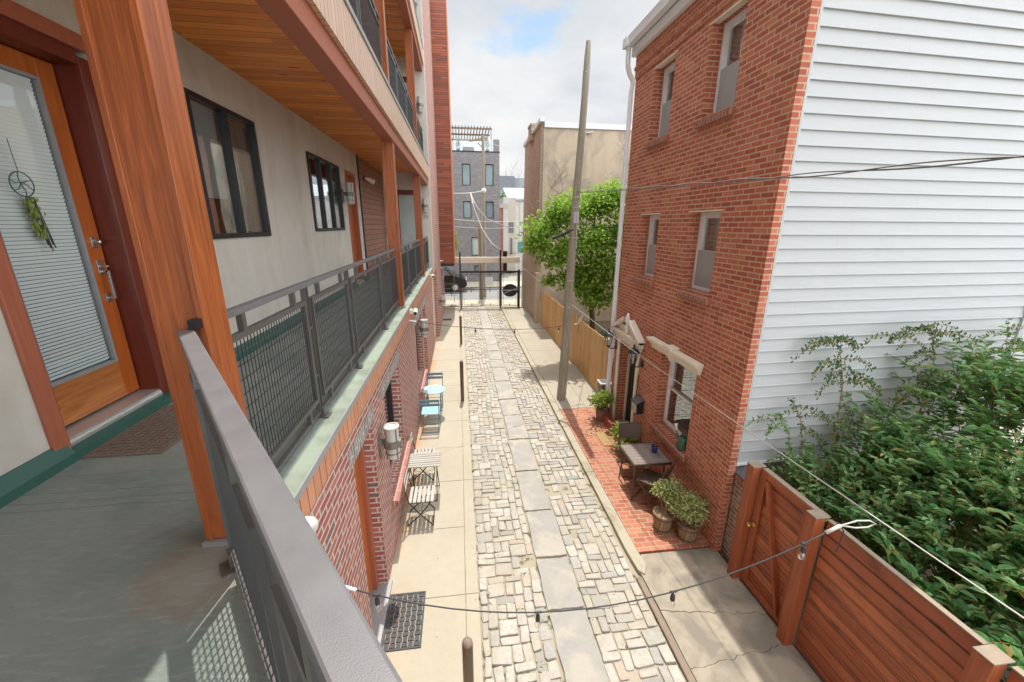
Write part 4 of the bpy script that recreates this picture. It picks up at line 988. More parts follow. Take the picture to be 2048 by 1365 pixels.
# windows
def sash(y0, y1, z0, z1, sill=True, big=False):
    xo, xi = FX+.175, FX+.265; f = .055
    mb = MB(); mb.box(xo,xi,y0,y0+f,z0,z1); mb.box(xo,xi,y1-f,y1,z0,z1); mb.box(xo,xi,y0+f,y1-f,z0,z0+f); mb.box(xo,xi,y0+f,y1-f,z1-f,z1)
    w = mb.build('window', M['winwhite'], hs, bevel=.004)
    zm = (z0+z1)/2 + .02
    mb = MB(); s = .035
    for (a,b,c) in ((z0+f,zm,xo+.012),(zm-.03,z1-f,xo+.045)):
        mb.box(c,c+.03,y0+f,y0+f+s,a,b); mb.box(c,c+.03,y1-f-s,y1-f,a,b); mb.box(c,c+.03,y0+f+s,y1-f-s,a,a+s); mb.box(c,c+.03,y0+f+s,y1-f-s,b-s,b)
    mb.build('sash', M['winwhite'], w, bevel=.003)
    mb = MB(); mb.box(xo+.058,xo+.064,y0+f+s,y1-f-s,zm,z1-f-s)
    if big: mb.box(xo+.024,xo+.030,y0+f+s,y1-f-s,z0+f+s,zm-s)
    mb.build('pane', M['glassm'] if big else M['glassr'], w)
    if not big:
        mb = MB(); mb.box(xi+.03,xi+.035,y0+f,y1-f,z0+f,z1-f); mb.build('roller_blind', M['curtain'], w)
    if not big:
        mb = MB(); mb.box(xo+.004,xo+.008,y0+f,y1-f,z0+f,zm); mb.build('insect_screen', M['pane_screen'], w)
    else:
        mb = MB(); mb.grid(lambda u,v: (xi+.10+.015*math.sin(u*30), y0+f+u*.42, z0+.1+v*(z1-z0-.2)), 30, 1); mb.grid(lambda u,v: (xi+.10+.015*math.sin(u*30), y1-f-u*.30, z0+.1+v*(z1-z0-.2)), 30, 1); mb.build('curtain', M['curtain'], w)
    if sill:
        mb = MB(); d = .20 if big else .14
        mb.add([(FX-.065,y0-.06,z0-.13),(xo,y0-.06,z0-.13),(xo,y0-.06,z0-.004),(FX-.065,y0-.06,z0-.035),(FX-.065,y1+.06,z0-.13),(xo,y1+.06,z0-.13),(xo,y1+.06,z0-.004),(FX-.065,y1+.06,z0-.035)] if False else
               [(FX-.065,y0-.05,z0-.13),(FX-.001,y0-.05,z0-.13),(FX-.001,y0-.05,z0-.018),(FX-.065,y0-.05,z0-.035),(FX-.065,y1+.05,z0-.13),(FX-.001,y1+.05,z0-.13),(FX-.001,y1+.05,z0-.018),(FX-.065,y1+.05,z0-.035)],
               [(0,1,2,3),(7,6,5,4),(0,4,5,1),(1,5,6,2),(2,6,7,3),(3,7,4,0)])
        mb.add([(FX-.001,y0+.002,z0-.02),(xo+.02,y0+.002,z0+.012),(xo+.02,y1-.002,z0+.012),(FX-.001,y1-.002,z0-.02)],[(0,3,2,1)])
        mb.build('window_sill', M['sillR'], w, bevel=.004)
    return w
sash(5.44,6.55,1.05,2.50,big=True); sash(5.41,6.18,3.67,4.86); sash(7.19,7.93,3.67,4.86); sash(5.47,6.21,6.18,7.37); sash(7.19,7.93,6.18,7.37)
mb = MB()
for (a,b,z) in ((5.36,6.23,4.86),(7.14,7.98,4.86),(5.42,6.26,7.37),(7.14,7.98,7.37)): 
    m2 = MB(); m2.box(FX-.004,FX+.10,a,b,z-.001,z+.014); m2.build('steel_lintel', M['cream'], hs)
# door with pale reveals, step and pediment
mb = MB(); mb.box(FX+.24,FX+.30,7.55,8.37,.14,2.30); dr = mb.build('door', M['blackm'], hs)
mb = MB(); mb.box(FX-.035,FX+.02,8.42,8.54,.05,2.36); mb.box(FX-.035,FX+.28,7.40,7.498,.05,2.36); mb.box(FX+.2,FX+.28,8.36,8.418,.12,2.32); mb.build('door_trim', M['cream'], dr, bevel=.006)
mb = MB(); mb.box(FX-.12,FX+.3,7.50,8.42,.052,.125); mb.build('door_step', M['drip'], dr, bevel=.008)
mb = MB(); mb.lathe([(.03,0),(.035,.02),(.02,.05)], (FX+.20,7.64,1.0), 12, 'x'); mb.build('door_knob', M['gold'], dr)
# broken pediment
pd = MB(); xw = FX-.14
pd.box(xw,FX-.001,7.24,8.70,2.36,2.42); pd.box(xw+.03,FX-.001,7.28,8.66,2.28,2.36); pd.box(xw+.055,FX-.001,7.32,8.62,2.20,2.28)
for s in (-1, 1):
    ym = 7.97; e = ym + s*.73
    q = [(ym+s*.20,2.66),(ym+s*.16,2.76),(e,2.44),(e,2.37)]
    pd.prism([(y,z) for y,z in q], 'x', xw-.01, FX-.001)
pd.build('pediment', M['cream'], hs, bevel=.006)
mb = MB(); mb.box(FX-.06,FX-.001,7.45,8.5,2.42,2.56); mb.build('tympanum', M['cream'], hs)
mb = MB(); mb.lathe([(.05,2.42),(.035,2.5),(.06,2.55),(.03,2.62),(.055,2.70),(.04,2.78),(.012,2.87)], (FX-.08,7.97,0), 12); mb.build('urn_finial', M['white'], hs, smooth=True)
# window hood with keystone
mb = MB(); zt = 2.46
def hood(y0, y1):
    mb.add([(FX-.045,y0+.06,zt),(FX-.001,y0+.06,zt),(FX-.001,y0,zt+.19),(FX-.15,y0,zt+.19),(FX-.15,y0,zt+.15),(FX-.07,y0+.03,zt+.08),
            (FX-.045,y1-.06,zt),(FX-.001,y1-.06,zt),(FX-.001,y1,zt+.19),(FX-.15,y1,zt+.19),(FX-.15,y1,zt+.15),(FX-.07,y1-.03,zt+.08)],
           [(0,1,2,3,4,5),(11,10,9,8,7,6),(0,6,7,1),(1,7,8,2),(2,8,9,3),(3,9,10,4),(4,10,11,5),(5,11,6,0)])
hood(5.28,6.92); mb.build('window_hood', M['cream'], hs, bevel=.005)
mb = MB(); mb.add([(FX-.085,6.06,zt-.03),(FX-.001,6.06,zt-.03),(FX-.001,5.99,zt+.235),(FX-.185,5.99,zt+.235),(FX-.185,5.99,zt+.18),(FX-.085,6.14,zt-.03),(FX-.001,6.14,zt-.03),(FX-.001,6.21,zt+.235),(FX-.185,6.21,zt+.235),(FX-.185,6.21,zt+.18)],
   [(0,1,2,3,4),(9,8,7,6,5),(0,5,6,1),(1,6,7,2),(2,7,8,3),(3,8,9,4),(4,9,5,0)]); mb.build('keystone', M['cream'], hs, bevel=.005)
# carriage lanterns
def lantern(y, z, label, proto=None):
    if proto is not None: return dup(proto, (FX,y,z), 0, label)
    t = thing('wall_lantern', label, 'lantern', (FX,y,z), 0, 'black carriage lanterns beside the house door')
    mb = MB(); mb.lathe([(.07,-.02),(.07,0)], (FX,y,z), 14, 'x'); mb.lathe([(.055,-.03),(.06,-.001)], (FX-.001,y,z-.03), 14, 'x')
    mb.tube([(FX-.02,y,z-.02),(FX-.08,y,z-.08),(FX-.16,y,z-.06),(FX-.20,y,z+.0)],.012,8); mb.build('bracket', M['black'], t)
    c = (FX-.20,y,z)
    mb = MB(); mb.lathe([(.02,-.04),(.05,-.02),(.055,0)], c, 8); mb.lathe([(.13,.235),(.115,.25),(.075,.30),(.035,.325),(.015,.36),(.025,.38),(.006,.41)], c, 8)
    for k in range(8):
        a = 2*math.pi*k/8; mb.bar((c[0]+.052*math.cos(a),c[1]+.052*math.sin(a),z),(c[0]+.10*math.cos(a),c[1]+.10*math.sin(a),z+.24),.007,.007)
    mb.build('lantern_frame', M['black'], t)
    mb = MB(); mb.lathe([(.048,.002),(.094,.236)], c, 8); mb.build('lantern_glass', M['glass'], t)
    mb = MB(); mb.lathe([(.016,.01),(.016,.12),(.004,.15)], c, 8); mb.build('candle_bulb', M['lens'], t)
    return t
lp = lantern(7.28, 1.98, 'black carriage lantern on the brick between the door and the hooded window')
lantern(8.66, 1.95, 'black carriage lantern beside the downspout at the far end of the brick house', lp)
mb = MB(); y, x = 7.30, FX-.045
for k in range(15):
    z = 1.70-.062*k; rr = .03
    pts = [(x+(.012 if k%2 else 0)*math.sin(a), y+rr*.75*math.cos(a), z+rr*math.sin(a)) for a in [i*2*math.pi/10 for i in range(11)]]; mb.tube(pts, .0055, 5, False)
o = mb.build('hanging_chain', M['black']); tag(o, 'thin dark chain of loops hanging below the lantern by the house door', 'chain')
# mailbox
t = thing('mailbox', 'black wall mailbox with a pale front on the brick between door and window', 'mailbox', (FX,7.15,1.0))
mb = MB(); mb.add([(FX-.001,7.02,.98),(FX-.14,7.02,.98),(FX-.15,7.02,1.20),(FX-.001,7.02,1.28),(FX-.001,7.28,.98),(FX-.14,7.28,.98),(FX-.15,7.28,1.20),(FX-.001,7.28,1.28)],[(0,1,2,3),(7,6,5,4),(0,4,5,1),(1,5,6,2),(2,6,7,3),(3,7,4,0)]); mb.build('box', M['black'], t, bevel=.004)
mb = MB(); mb.add([(FX-.143,7.04,.99),(FX-.152,7.04,1.18),(FX-.152,7.26,1.18),(FX-.143,7.26,.99),(FX-.147,7.04,.99),(FX-.157,7.04,1.18),(FX-.157,7.26,1.18),(FX-.147,7.26,.99)],[(0,1,2,3),(4,7,6,5),(0,4,5,1),(1,5,6,2),(2,6,7,3),(3,7,4,0)]); mb.build('front_plate', M['beige'], t)
mb = MB(); mb.add([(FX,7.01,1.285),(FX-.165,7.01,1.20),(FX-.165,7.29,1.20),(FX,7.29,1.285),(FX,7.01,1.297),(FX-.165,7.01,1.212),(FX-.165,7.29,1.212),(FX,7.29,1.297)],[(0,1,2,3),(4,7,6,5),(0,4,5,1),(1,5,6,2),(2,6,7,3),(3,7,4,0)]); mb.build('lid', M['slate'], t)
# watering can on the sill
t = thing('watering_can', 'dark green watering can with a pale spout on the ground floor window sill', 'watering can', (FX+.04,5.60,1.055))
c = (FX+.035,5.60,1.04)
mb = MB(); mb.lathe([(.082,.0),(.09,.02),(.088,.17),(.078,.215),(.05,.225),(.046,.205)], c, 20); mb.build('body', M['green'], t, smooth='auto')
mb = MB(); mb.tube([(c[0],c[1]-.045,c[2]+.21),(c[0],c[1]-.06,c[2]+.27),(c[0],c[1]+.0,c[2]+.30),(c[0],c[1]+.05,c[2]+.25),(c[0],c[1]+.06,c[2]+.2)],.011,8); mb.build('handle', M['green'], t, smooth='auto')
mb = MB(); mb.tube([(c[0]-.01,c[1]+.08,c[2]+.06),(c[0]-.02,c[1]+.15,c[2]+.17),(c[0]-.03,c[1]+.19,c[2]+.25)],[.02,.014,.012],10); mb.build('spout', M['green'], t, smooth='auto')
mb = MB(); mb.tube([(c[0]-.03,c[1]+.19,c[2]+.25),(c[0]-.035,c[1]+.20,c[2]+.33),(c[0]-.04,c[1]+.215,c[2]+.36)],[.013,.02,.042],12); mb.build('rose', M['white'], t, smooth='auto')
# ------------------------------------------------------------------ old brick stub wall and stained fence
ow = thing('low_brick_wall', 'short stub of old worn brick wall with a slate cap between house and gate', 'wall', (3.8,4.3,0))
mb = MB(); mb.box(3.735,3.98,4.05,4.50,0,1.36); mb.build('wall', M['brickold'], ow)
mb = MB(); mb.add([(3.70,4.02,1.36),(4.02,4.02,1.42),(4.02,4.47,1.42),(3.70,4.47,1.36),(3.70,4.02,1.385),(4.02,4.02,1.445),(4.02,4.47,1.445),(3.70,4.47,1.385)],[(0,1,2,3),(4,7,6,5),(0,4,5,1),(1,5,6,2),(2,6,7,3),(3,7,4,0)]); mb.build('slate_cap', M['slate'], ow)
mb = MB(); mb.box(3.70,3.735,4.06,4.47,1.30,1.365); mb.build('brick_course', M['sillR'], ow)
sf = thing('stained_fence', 'reddish brown stained fence of horizontal boards on the right with square posts and a gate', 'fence', (3.68,2.5,0))
for py in (3.93, 3.02, 1.58, .15):
    mb = MB(); mb.box(3.555,3.675,py+.012,py+.132,.0,1.765); p = mb.build('post', M['fencepost'], sf, bevel=.006)
    mb = MB(); mb.box(3.55,3.725,py+.008,py+.136,1.766,1.78); mb.build('post_cap', M['fencecap'], p, bevel=.004)
def panel(y0, y1, z0):
    mb = MB(); n = 12; h = (1.745-z0)/n
    for k in range(n): mb.box(3.68+U(0,.003),3.705,y0,y1,z0+k*h+.004,z0+(k+1)*h-.002)
    o = mb.build('board_panel', M['fence'], sf, bevel=.003)
    mb = MB(); mb.box(3.672,3.722,y0,y1,1.747,1.762); mb.build('top_cap', M['fencecap'], o)
panel(-1.2,.145,.05); panel(.30,1.575,.05); panel(1.73,3.015,.05)
mb = MB(); n = 12; h = 1.66/n
for k in range(n): mb.box(3.688,3.708,3.185,3.91,.09+k*h+.003,.09+(k+1)*h-.002)
g_ = mb.build('gate', M['fence'], sf, bevel=.003)
mb = MB(); mb.box(3.648,3.687,3.18,3.265,.07,1.755); mb.box(3.648,3.687,3.83,3.915,.07,1.755); mb.box(3.65,3.687,3.265,3.83,.07,.155); mb.box(3.65,3.687,3.265,3.83,1.67,1.755); mb.build('gate_frame', M['fencepost'], g_, bevel=.004)
mb = MB(); mb.bar((3.667,3.29,.17),(3.667,3.80,1.66),.034,.085,(1,0,0)); mb.build('brace', M['fencepost'], g_, bevel=.004)
mb = MB(); mb.lathe([(.03,0),(.03,-.012),(.014,-.02),(.014,-.04),(.03,-.055),(.028,-.075),(.01,-.085)], (3.647,3.875,.98), 14, 'x'); mb.build('knob', M['gold'], g_, smooth='auto')
mb = MB(); mb.box(3.66,3.73,3.17,3.92,1.7555,1.768); mb.build('top_cap', M['fencecap'], g_)
# ------------------------------------------------------------------ cedar fence of the yard
cf = thing('cedar_fence', 'new pale cedar picket fence of vertical boards beyond the utility pole', 'fence', (3.8,14,0))
mb = MB(); y = 9.78; k = 0
while y < 18.55:
    h = 1.74 + random.gauss(0,.008) + (0 if y < 13.4 else -.035); w = .136; x = 3.80 + random.gauss(0,.003)
    mb.prism([(y,.08),(y+w,.08),(y+w,h-.03),(y+w-.025,h),(y+.025,h),(y,h-.03)], 'x', x, x+.019); y += .14; k += 1
mb.build('picket_boards', M['cedar'], cf)
mb = MB()
for z in (.4,1.45): mb.box(3.822,3.86,9.78,18.55,z,z+.09)
mb.build('rails', M['cedar'], cf)
mb = MB(); mb.box(3.80,3.90,9.66,9.78,.06,1.80); mb.box(3.82,3.92,14.0,14.1,.06,1.7); mb.build('end_post', M['cedar'], cf, bevel=.004)
# utility pole
t = thing('utility_pole', 'tall weathered grey utility pole leaning slightly beside the right pavement', 'utility pole', (2.66,9.93,0))
pts = []; rad = []
for k in range(24):
    f = k/23; pts.append((2.66+.26*f+.012*math.sin(f*9), 9.93+.01*math.sin(f*6), .02+8.49*f)); rad.append(.125-.058*f+random.gauss(0,.0012))
rad[-1] = .05; mb = MB(); mb.tube(pts, rad, 18); mb.build('pole', M['pole'], t, smooth='auto')
mb = MB(); mb.box(2.735,2.875,9.79,9.83,4.70,4.96); mb.build('tag_plate', M['galv'], t, bevel=.004)
mb = MB()
for z in (7.9,7.2,6.1,3.9,2.2): x = 2.66+.26*z/8.5; mb.lathe([(.012,0),(.012,.03),(.004,.034)], (x-.02,9.93-.135+.0065*z,z), 6, 'y')
for z in (1.6,2.6,5.6,6.6): x = 2.66+.26*z/8.5; mb.box(x-.03,x+.03,9.93-.128+.0065*z,9.93-.118+.0065*z,z,z+.05)
mb.build('bolts', M['galv'], t); mb = MB()
for z in (5.28,5.05,4.35,3.3): 
    x = 2.66+.26*z/8.5; mb.lathe([(.106,z),(.106,z+.025)], (x,9.93,0), 18)
mb.tube([(2.80,9.80,5.2),(2.84,9.78,4.1)],.011,6); mb.build('strap', M['galv'], t)
mb = MB(); mb.tube([(2.88,10.02,4.2),(2.83,10.03,.9),(2.80,10.03,.05)],.02,8); mb.build('conduit', M['cabledark'], t)
mb = MB(); mb.tube([(2.77,9.85,4.55),(2.55,10.1,4.42),(2.36,10.25,4.33)],[.03,.035,.03],10); mb.build('splice_case', M['cabledark'], t)
# steel bollards along the left kerb
bp = None
for y, lb in ((2.66,'round steel bollard nearest the camera with a worn rusty top'),(10.2,'round steel bollard beside the blue table on the pavement edge'),(15.72,'round steel bollard farthest down the left pavement')):
    if bp is None:
        bp = thing('bollard', lb, 'bollard', (-.03,y,0), 0, 'steel bollards along the left pavement')
        mb = MB(); mb.lathe([(.048,.0),(.048,1.14),(.042,1.165),(.030,1.178)], (-.03,y,0), 20); mb.build('post', M['bronze'], bp, smooth='auto')
        mb = MB(); mb.lathe([(.0475,1.141),(.043,1.168),(.022,1.186),(.003,1.19)], (-.03,y,0), 20); mb.build('cap', M['rustkerb'], bp, smooth='auto')
    else: dup(bp, (-.03,y,0), 0, lb)

# ------------------------------------------------------------------ folding furniture
def bistro_chair(name, label, slat, frame, loc, rz, group):
    t = thing(name, label, 'chair', (0,0,0), .0001, group)
    w = .40
    mb = MB()
    for s in (-1,1):
        x = s*w/2; mb.tube([(x,-.215,.83),(x,-.19,.62),(x,-.15,.45),(x,.02,.22),(x,.20,.012)], .0095, 6); 
        x2 = s*(w/2-.022); mb.tube([(x2,.19,.445),(x2,.02,.22),(x2,-.20,.012)], .0095, 6); mb.bar((x2,-.17,.44),(x2,.20,.44),.012,.018)
    mb.bar((-w/2,.20,.012),(w/2,.20,.012),.012,.012); mb.bar((-w/2+.02,-.20,.012),(w/2-.02,-.20,.012),.012,.012); mb.bar((-w/2,.02,.22),(w/2,.02,.22),.010,.010)
    mb.build('frame', frame, t)
    for k in range(6): 
        mb = MB(); y = -.165 + k*.068; mb.box(-w/2-.005,w/2+.005,y,y+.050,.450,.466); mb.build('seat_slat', slat, t, bevel=.004)
    for (z, y) in ((.80,-.218),(.70,-.206)):
        mb = MB(); mb.box(-w/2-.015,w/2+.015,y+.006,y+.020,z-.035,z+.03); mb.build('back_slat', slat if frame is M['iron'] else M['bluedark'], t, bevel=.004)
    t.location = loc; t.rotation_euler = (0,0,rz); return t
gB = 'pale blue folding bistro chairs at the round table'; gS = 'weathered slatted folding chairs along the brick wall'
b1 = bistro_chair('folding_chair','pale blue slatted folding chair on the near side of the round blue table',M['blue'],M['bluedark'],(-.77,8.72,.015),0,gB)
dup(b1,(-.75,10.05,.015),math.pi,'blue slatted folding chair on the far side of the round blue table',gB)
s1 = bistro_chair('folding_chair','weathered grey slatted folding chair against the wall in front of the slatted table',M['greyslaty'],M['iron'],(-.74,5.68,.015),-math.pi/2,gS)
dup(s1,(-.80,6.86,.015),-math.pi/2,'weathered grey slatted folding chair half hidden behind the slatted table',gS)
# round blue table
t = thing('round_table','small round pale blue metal table on the left pavement','table',(-.73,9.42,.015))
mb = MB(); mb.lathe([(.275,.70),(.285,.705),(.287,.722),(.28,.728)], (-.73,9.42,0), 40); mb.build('tabletop', M['blue'], t, smooth='auto')
mb = MB()
for s in (-1,1):
    x = -.73+s*.17; mb.tube([(x,9.22,.70),(x,9.64,.018)],.009,6); mb.tube([(x+s*-.02,9.62,.70),(x+s*-.02,9.20,.018)],.009,6)
mb.bar((-.90,9.64,.02),(-.56,9.64,.02),.012,.012); mb.bar((-.88,9.20,.02),(-.58,9.20,.02),.012,.012); mb.build('leg_frame', M['bluedark'], t)
# slatted grey table
t = thing('slatted_table','weathered grey slatted folding table on the left pavement','table',(-.72,6.30,.015))
for k in range(7):
    mb = MB(); y = 6.075+k*.064; mb.box(-.985,-.435,y,y+.052,.70+U(0,.002),.718+U(0,.003)); mb.build('top_slat', M['greyslat'], t, bevel=.003)
mb = MB()
for s in (-1,1):
    x = -.71+s*.22; mb.tube([(x,6.10,.69),(x,6.50,.018)],.008,6); mb.tube([(x-s*.02,6.48,.69),(x-s*.02,6.08,.018)],.008,6); mb.bar((x,6.08,.69),(x,6.52,.69),.012,.018)
mb.bar((-.93,6.50,.02),(-.49,6.50,.02),.01,.01); mb.bar((-.91,6.08,.02),(-.51,6.08,.02),.01,.01); mb.build('leg_frame', M['iron'], t)
# square wicker table and chairs on the brick terrace
t = thing('square_table','square brown slatted table on the brick terrace against the house','table',(3.18,5.98,.055))
mb = MB(); mb.box(2.855,3.495,5.665,6.295,.735,.752); mb.build('tabletop', M['tabletop'], t)
mb = MB(); mb.box(2.83,3.52,5.64,5.665,.71,.757); mb.box(2.83,3.52,6.295,6.32,.71,.757); mb.box(2.83,2.855,5.665,6.295,.71,.757); mb.box(3.495,3.52,5.665,6.295,.71,.757); mb.build('table_rim', M['wickerframe'], t, bevel=.005)
for (x, y, x2, y2) in ((2.87,5.69,2.90,5.74),(3.46,5.69,3.42,5.74),(2.87,6.27,2.90,6.22),(3.46,6.27,3.42,6.22)):
    mb = MB(); mb.tube([(x2,y2,.712),(x,y,.055)],.0125,8); mb.build('leg', M['wickerframe'], t)
mb = MB()
for x in (2.885,3.445): mb.tube([(x,5.70,.16),(x,6.25,.16)],.008,6)
mb.tube([(2.885,5.97,.16),(3.445,5.97,.16)],.008,6); mb.tube([(2.90,5.74,.66),(3.42,6.22,.66)],.008,6); mb.tube([(3.42,5.74,.66),(2.90,6.22,.66)],.008,6); mb.build('stretcher', M['wickerframe'], t)
def wicker_chair(label, loc, rz):
    t = thing('wicker_chair', label, 'chair', (0,0,0), .0001, 'brown wicker folding chairs at the square table')
    mb = MB(); mb.grid(lambda u,v: (-.19+.38*u, -.17+.36*v, .45-.012*math.sin(math.pi*u)*math.sin(math.pi*v)), 8, 8); m2 = MB(); m2.box(-.2,.2,-.18,-.165,.43,.46); m2.box(-.2,.2,.185,.20,.43,.46); m2.box(-.205,-.19,-.165,.185,.43,.46); m2.box(.19,.205,-.165,.185,.43,.46)
    mb.build('seat', M['wicker'], t); m2.build('seat_rim', M['wickerframe'], t, bevel=.004)
    mb = MB(); mb.grid(lambda u,v: (-.2+.4*u, -.215-.075*v-.03*math.sin(math.pi*u), .57+.27*v), 10, 6); b = mb.build('backrest', M['wicker'], t); md = b.modifiers.new('thickness','SOLIDIFY'); md.thickness = .016
    mb = MB()
    for s in (-1,1):
        x = s*.205; mb.tube([(x,-.30,.85),(x,-.235,.62),(x,-.165,.44),(x,.0,.24),(x,.25,.01)],.012,8); mb.tube([(x*.9,.18,.44),(x*.9,.0,.24),(x*.9,-.26,.01)],.012,8)
    mb.tube([(-.205,-.30,.85),(0,-.325,.855),(.205,-.30,.85)],.012,8); mb.tube([(-.205,.25,.01),(.205,.25,.01)],.009,6); mb.tube([(-.185,-.26,.01),(.185,-.26,.01)],.009,6); mb.build('frame', M['wickerframe'], t)
    t.location = loc; t.rotation_euler = (0,0,rz); return t
c1 = wicker_chair('brown wicker folding chair on the near side of the square table, turned sideways', (3.16,5.60,.055), math.radians(40))
dup(c1, (3.20,6.52,.055), math.radians(172), 'brown wicker folding chair on the far side of the square table by the leafy pot')
t = thing('flower_pot','small cobalt blue pot with dried orange flowers on the square table','pot',(3.36,5.99,.757))
mb = MB(); mb.lathe([(.046,0),(.058,.125),(.06,.135),(.05,.135),(.047,.11)], (3.36,5.99,.757), 18); mb.build('pot', M['cobalt'], t, smooth='auto')
mb = MB()
for _ in range(60): leaf(mb, (3.37+random.gauss(0,.03),5.97+random.gauss(0,.03),.88+U(0,.09)), rv()+Vector((0,0,.8)), rv(), U(.03,.05), U(.015,.03))
md_ = leafmat('dried_orange_petals', [(0,(.22,.07,.03)),(1,(.50,.19,.06))], .2); mb.raw('flowers', md_, t)
# ------------------------------------------------------------------ potted plants
def foliage(mb, c, rx, ry, rz_, n, L, W, up=.6, hollow=.45, clump=0):
    cl = [Vector((c[0]+rx*.75*v.x, c[1]+ry*.75*v.y, c[2]+rz_*.75*v.z)) for v in [rv()*U(.5,1) for _ in range(max(1,clump))]]
    for _ in range(n):
        v = rv()*U(hollow,1)
        if clump and random.random() < .75:
            q = random.choice(cl); p = q + Vector((random.gauss(0,rx*.26), random.gauss(0,ry*.26), random.gauss(0,rz_*.22)))
            v = Vector(((p.x-c[0])/rx,(p.y-c[1])/ry,(p.z-c[2])/rz_))
        else: p = Vector((c[0]+v.x*rx, c[1]+v.y*ry, c[2]+v.z*rz_))
        d = Vector((v.x,v.y,v.z*.4)) + rv()*.7 + Vector((0,0,.15)); leaf(mb, p, d, Vector((0,0,1))*up + rv()*.5 + v*.5, L*U(.7,1.25), W*U(.7,1.2), .22, U(.05,.3))
def planter(kind, x, y, z, rt, h, label, fol, matpot, matleaf, stalks=True):
    t = thing('potted_plant', label, 'potted plant', (x,y,z), 0)
    rb = rt*.78
    mb = MB(); mb.lathe([(rb,0),(rb+(rt-rb)*.5+.006,h*.5),(rt,h*.94),(rt+.012,h*.945),(rt+.012,h),(rt-.016,h),(rt-.02,h*.9)], (x,y,z), 26); p = mb.build('pot', matpot, t, smooth='auto')
    if kind == 'barrel':
        for f in (.16,.80):
            mb = MB(); rr = rb+(rt-rb)*f+.004; mb.lathe([(rr,h*f-.012),(rr+.006,h*f-.010),(rr+.006,h*f+.012),(rr,h*f+.014)], (x,y,z), 26); mb.build('hoop', M['hoop'], p)
    mb = MB(); mb.grid(lambda u,v: (x+(rt-.025)*math.sqrt(v)*math.cos(u*6.2832), y+(rt-.025)*math.sqrt(v)*math.sin(u*6.2832), z+h*.90+.012*math.sin(u*40)*math.sin(v*9)), 24, 5); mb.build('soil', M['soil'], t)
    mb = MB()
    for f in fol: foliage(mb, *f)
    mb.raw('foliage', matleaf, t)
    mb = MB()
    for f in fol:
        for k in range(6):
            e = (f[0][0]+random.gauss(0,f[1]*.5), f[0][1]+random.gauss(0,f[2]*.5), f[0][2]+random.gauss(0,f[3]*.3)); mb.tube([(x+random.gauss(0,.02),y+random.gauss(0,.02),z+h*.88),((x+e[0])/2+random.gauss(0,.02),(y+e[1])/2,(z+h*.88+e[2])/2+.03),e],[.008,.006,.003],5)
    mb.build('stems', M['stem'], t); return t
planter('barrel', 3.04,4.93,.052,.150,.31,'barrel planter with a half dead bushy plant, left of the pair by the corner',[((3.19,5.10,.62),.22,.19,.19,900,.052,.028,.7,.2,10)],M['barrel'],M['leafsage'])
planter('barrel', 3.33,4.70,.052,.155,.29,'barrel planter with a round full bush, nearest the corner of the house',[((3.33,4.72,.56),.25,.21,.21,1300,.052,.028,.7,.35,13)],M['barrel'],M['leafsage'])
planter('pot', 3.36,8.62,.052,.165,.30,'brown pot with a lime green leafy plant beside the downspout',[((3.32,8.66,.62),.27,.25,.22,420,.095,.055,.7,.3,8)],M['terracotta'],M['leaflime'])
planter('pot', 3.42,7.05,.052,.15,.28,'pot with a sprawling lime green plant between door and square table',[((3.36,7.22,.42),.26,.32,.24,420,.085,.046,.7,.25,10),((3.3,6.9,.30),.22,.2,.16,160,.075,.04,.7,.25,6)],M['terracotta'],M['leaflime'])
t = thing('brick_trough','small red clay trough at the foot of the pale door trim','planter',(3.44,8.26,.052))
mb = MB(); mb.box(3.36,3.52,8.02,8.10,.052,.24); mb.box(3.36,3.52,8.42,8.5,.052,.24); mb.box(3.36,3.40,8.10,8.42,.052,.24); mb.box(3.48,3.52,8.10,8.42,.052,.24); mb.box(3.4,3.48,8.1,8.42,.052,.2); mb.build('trough', M['troughred'], t, bevel=.006)
o = MB(); o.box(2.98,3.22,7.42,8.02,.053,.068); o = o.build('doormat', M['mattan'], bevel=.005); tag(o, 'tan coir doormat lying on the brick terrace in front of the house door', 'doormat')
mb = MB()
for _ in range(70):
    leaf(mb, (3.1+random.gauss(0,.16),8.2+random.gauss(0,.16),.056+U(0,.01)), (U(-1,1),U(-1,1),U(-.1,.2)), (0,0,1), U(.03,.06), U(.015,.03))
o = mb.raw('fallen_leaves', md_); tag(o, 'dry fallen leaves scattered on the brick terrace near the pots', 'leaves', kind='stuff')
t = thing('trash_bin','charcoal bin with a pale grey lid between the cedar fence and the downspout','bin',(3.64,9.35,.06))
mb = MB(); mb.add([(3.56,9.26,.06),(3.74,9.26,.06),(3.74,9.46,.06),(3.56,9.46,.06),(3.52,9.22,.72),(3.78,9.22,.72),(3.78,9.50,.72),(3.52,9.50,.72)],[(0,3,2,1),(4,5,6,7),(0,1,5,4),(1,2,6,5),(2,3,7,6),(3,0,4,7)]); mb.build('body', M['bin'], t, bevel=.01)
mb = MB(); mb.box(3.49,3.80,9.19,9.52,.722,.765); mb.build('lid', M['binlid'], t, bevel=.012)
mb = MB(); mb.box(3.53,3.76,9.23,9.48,.766,.775); mb.build('lid_panel', M['slate'], t)

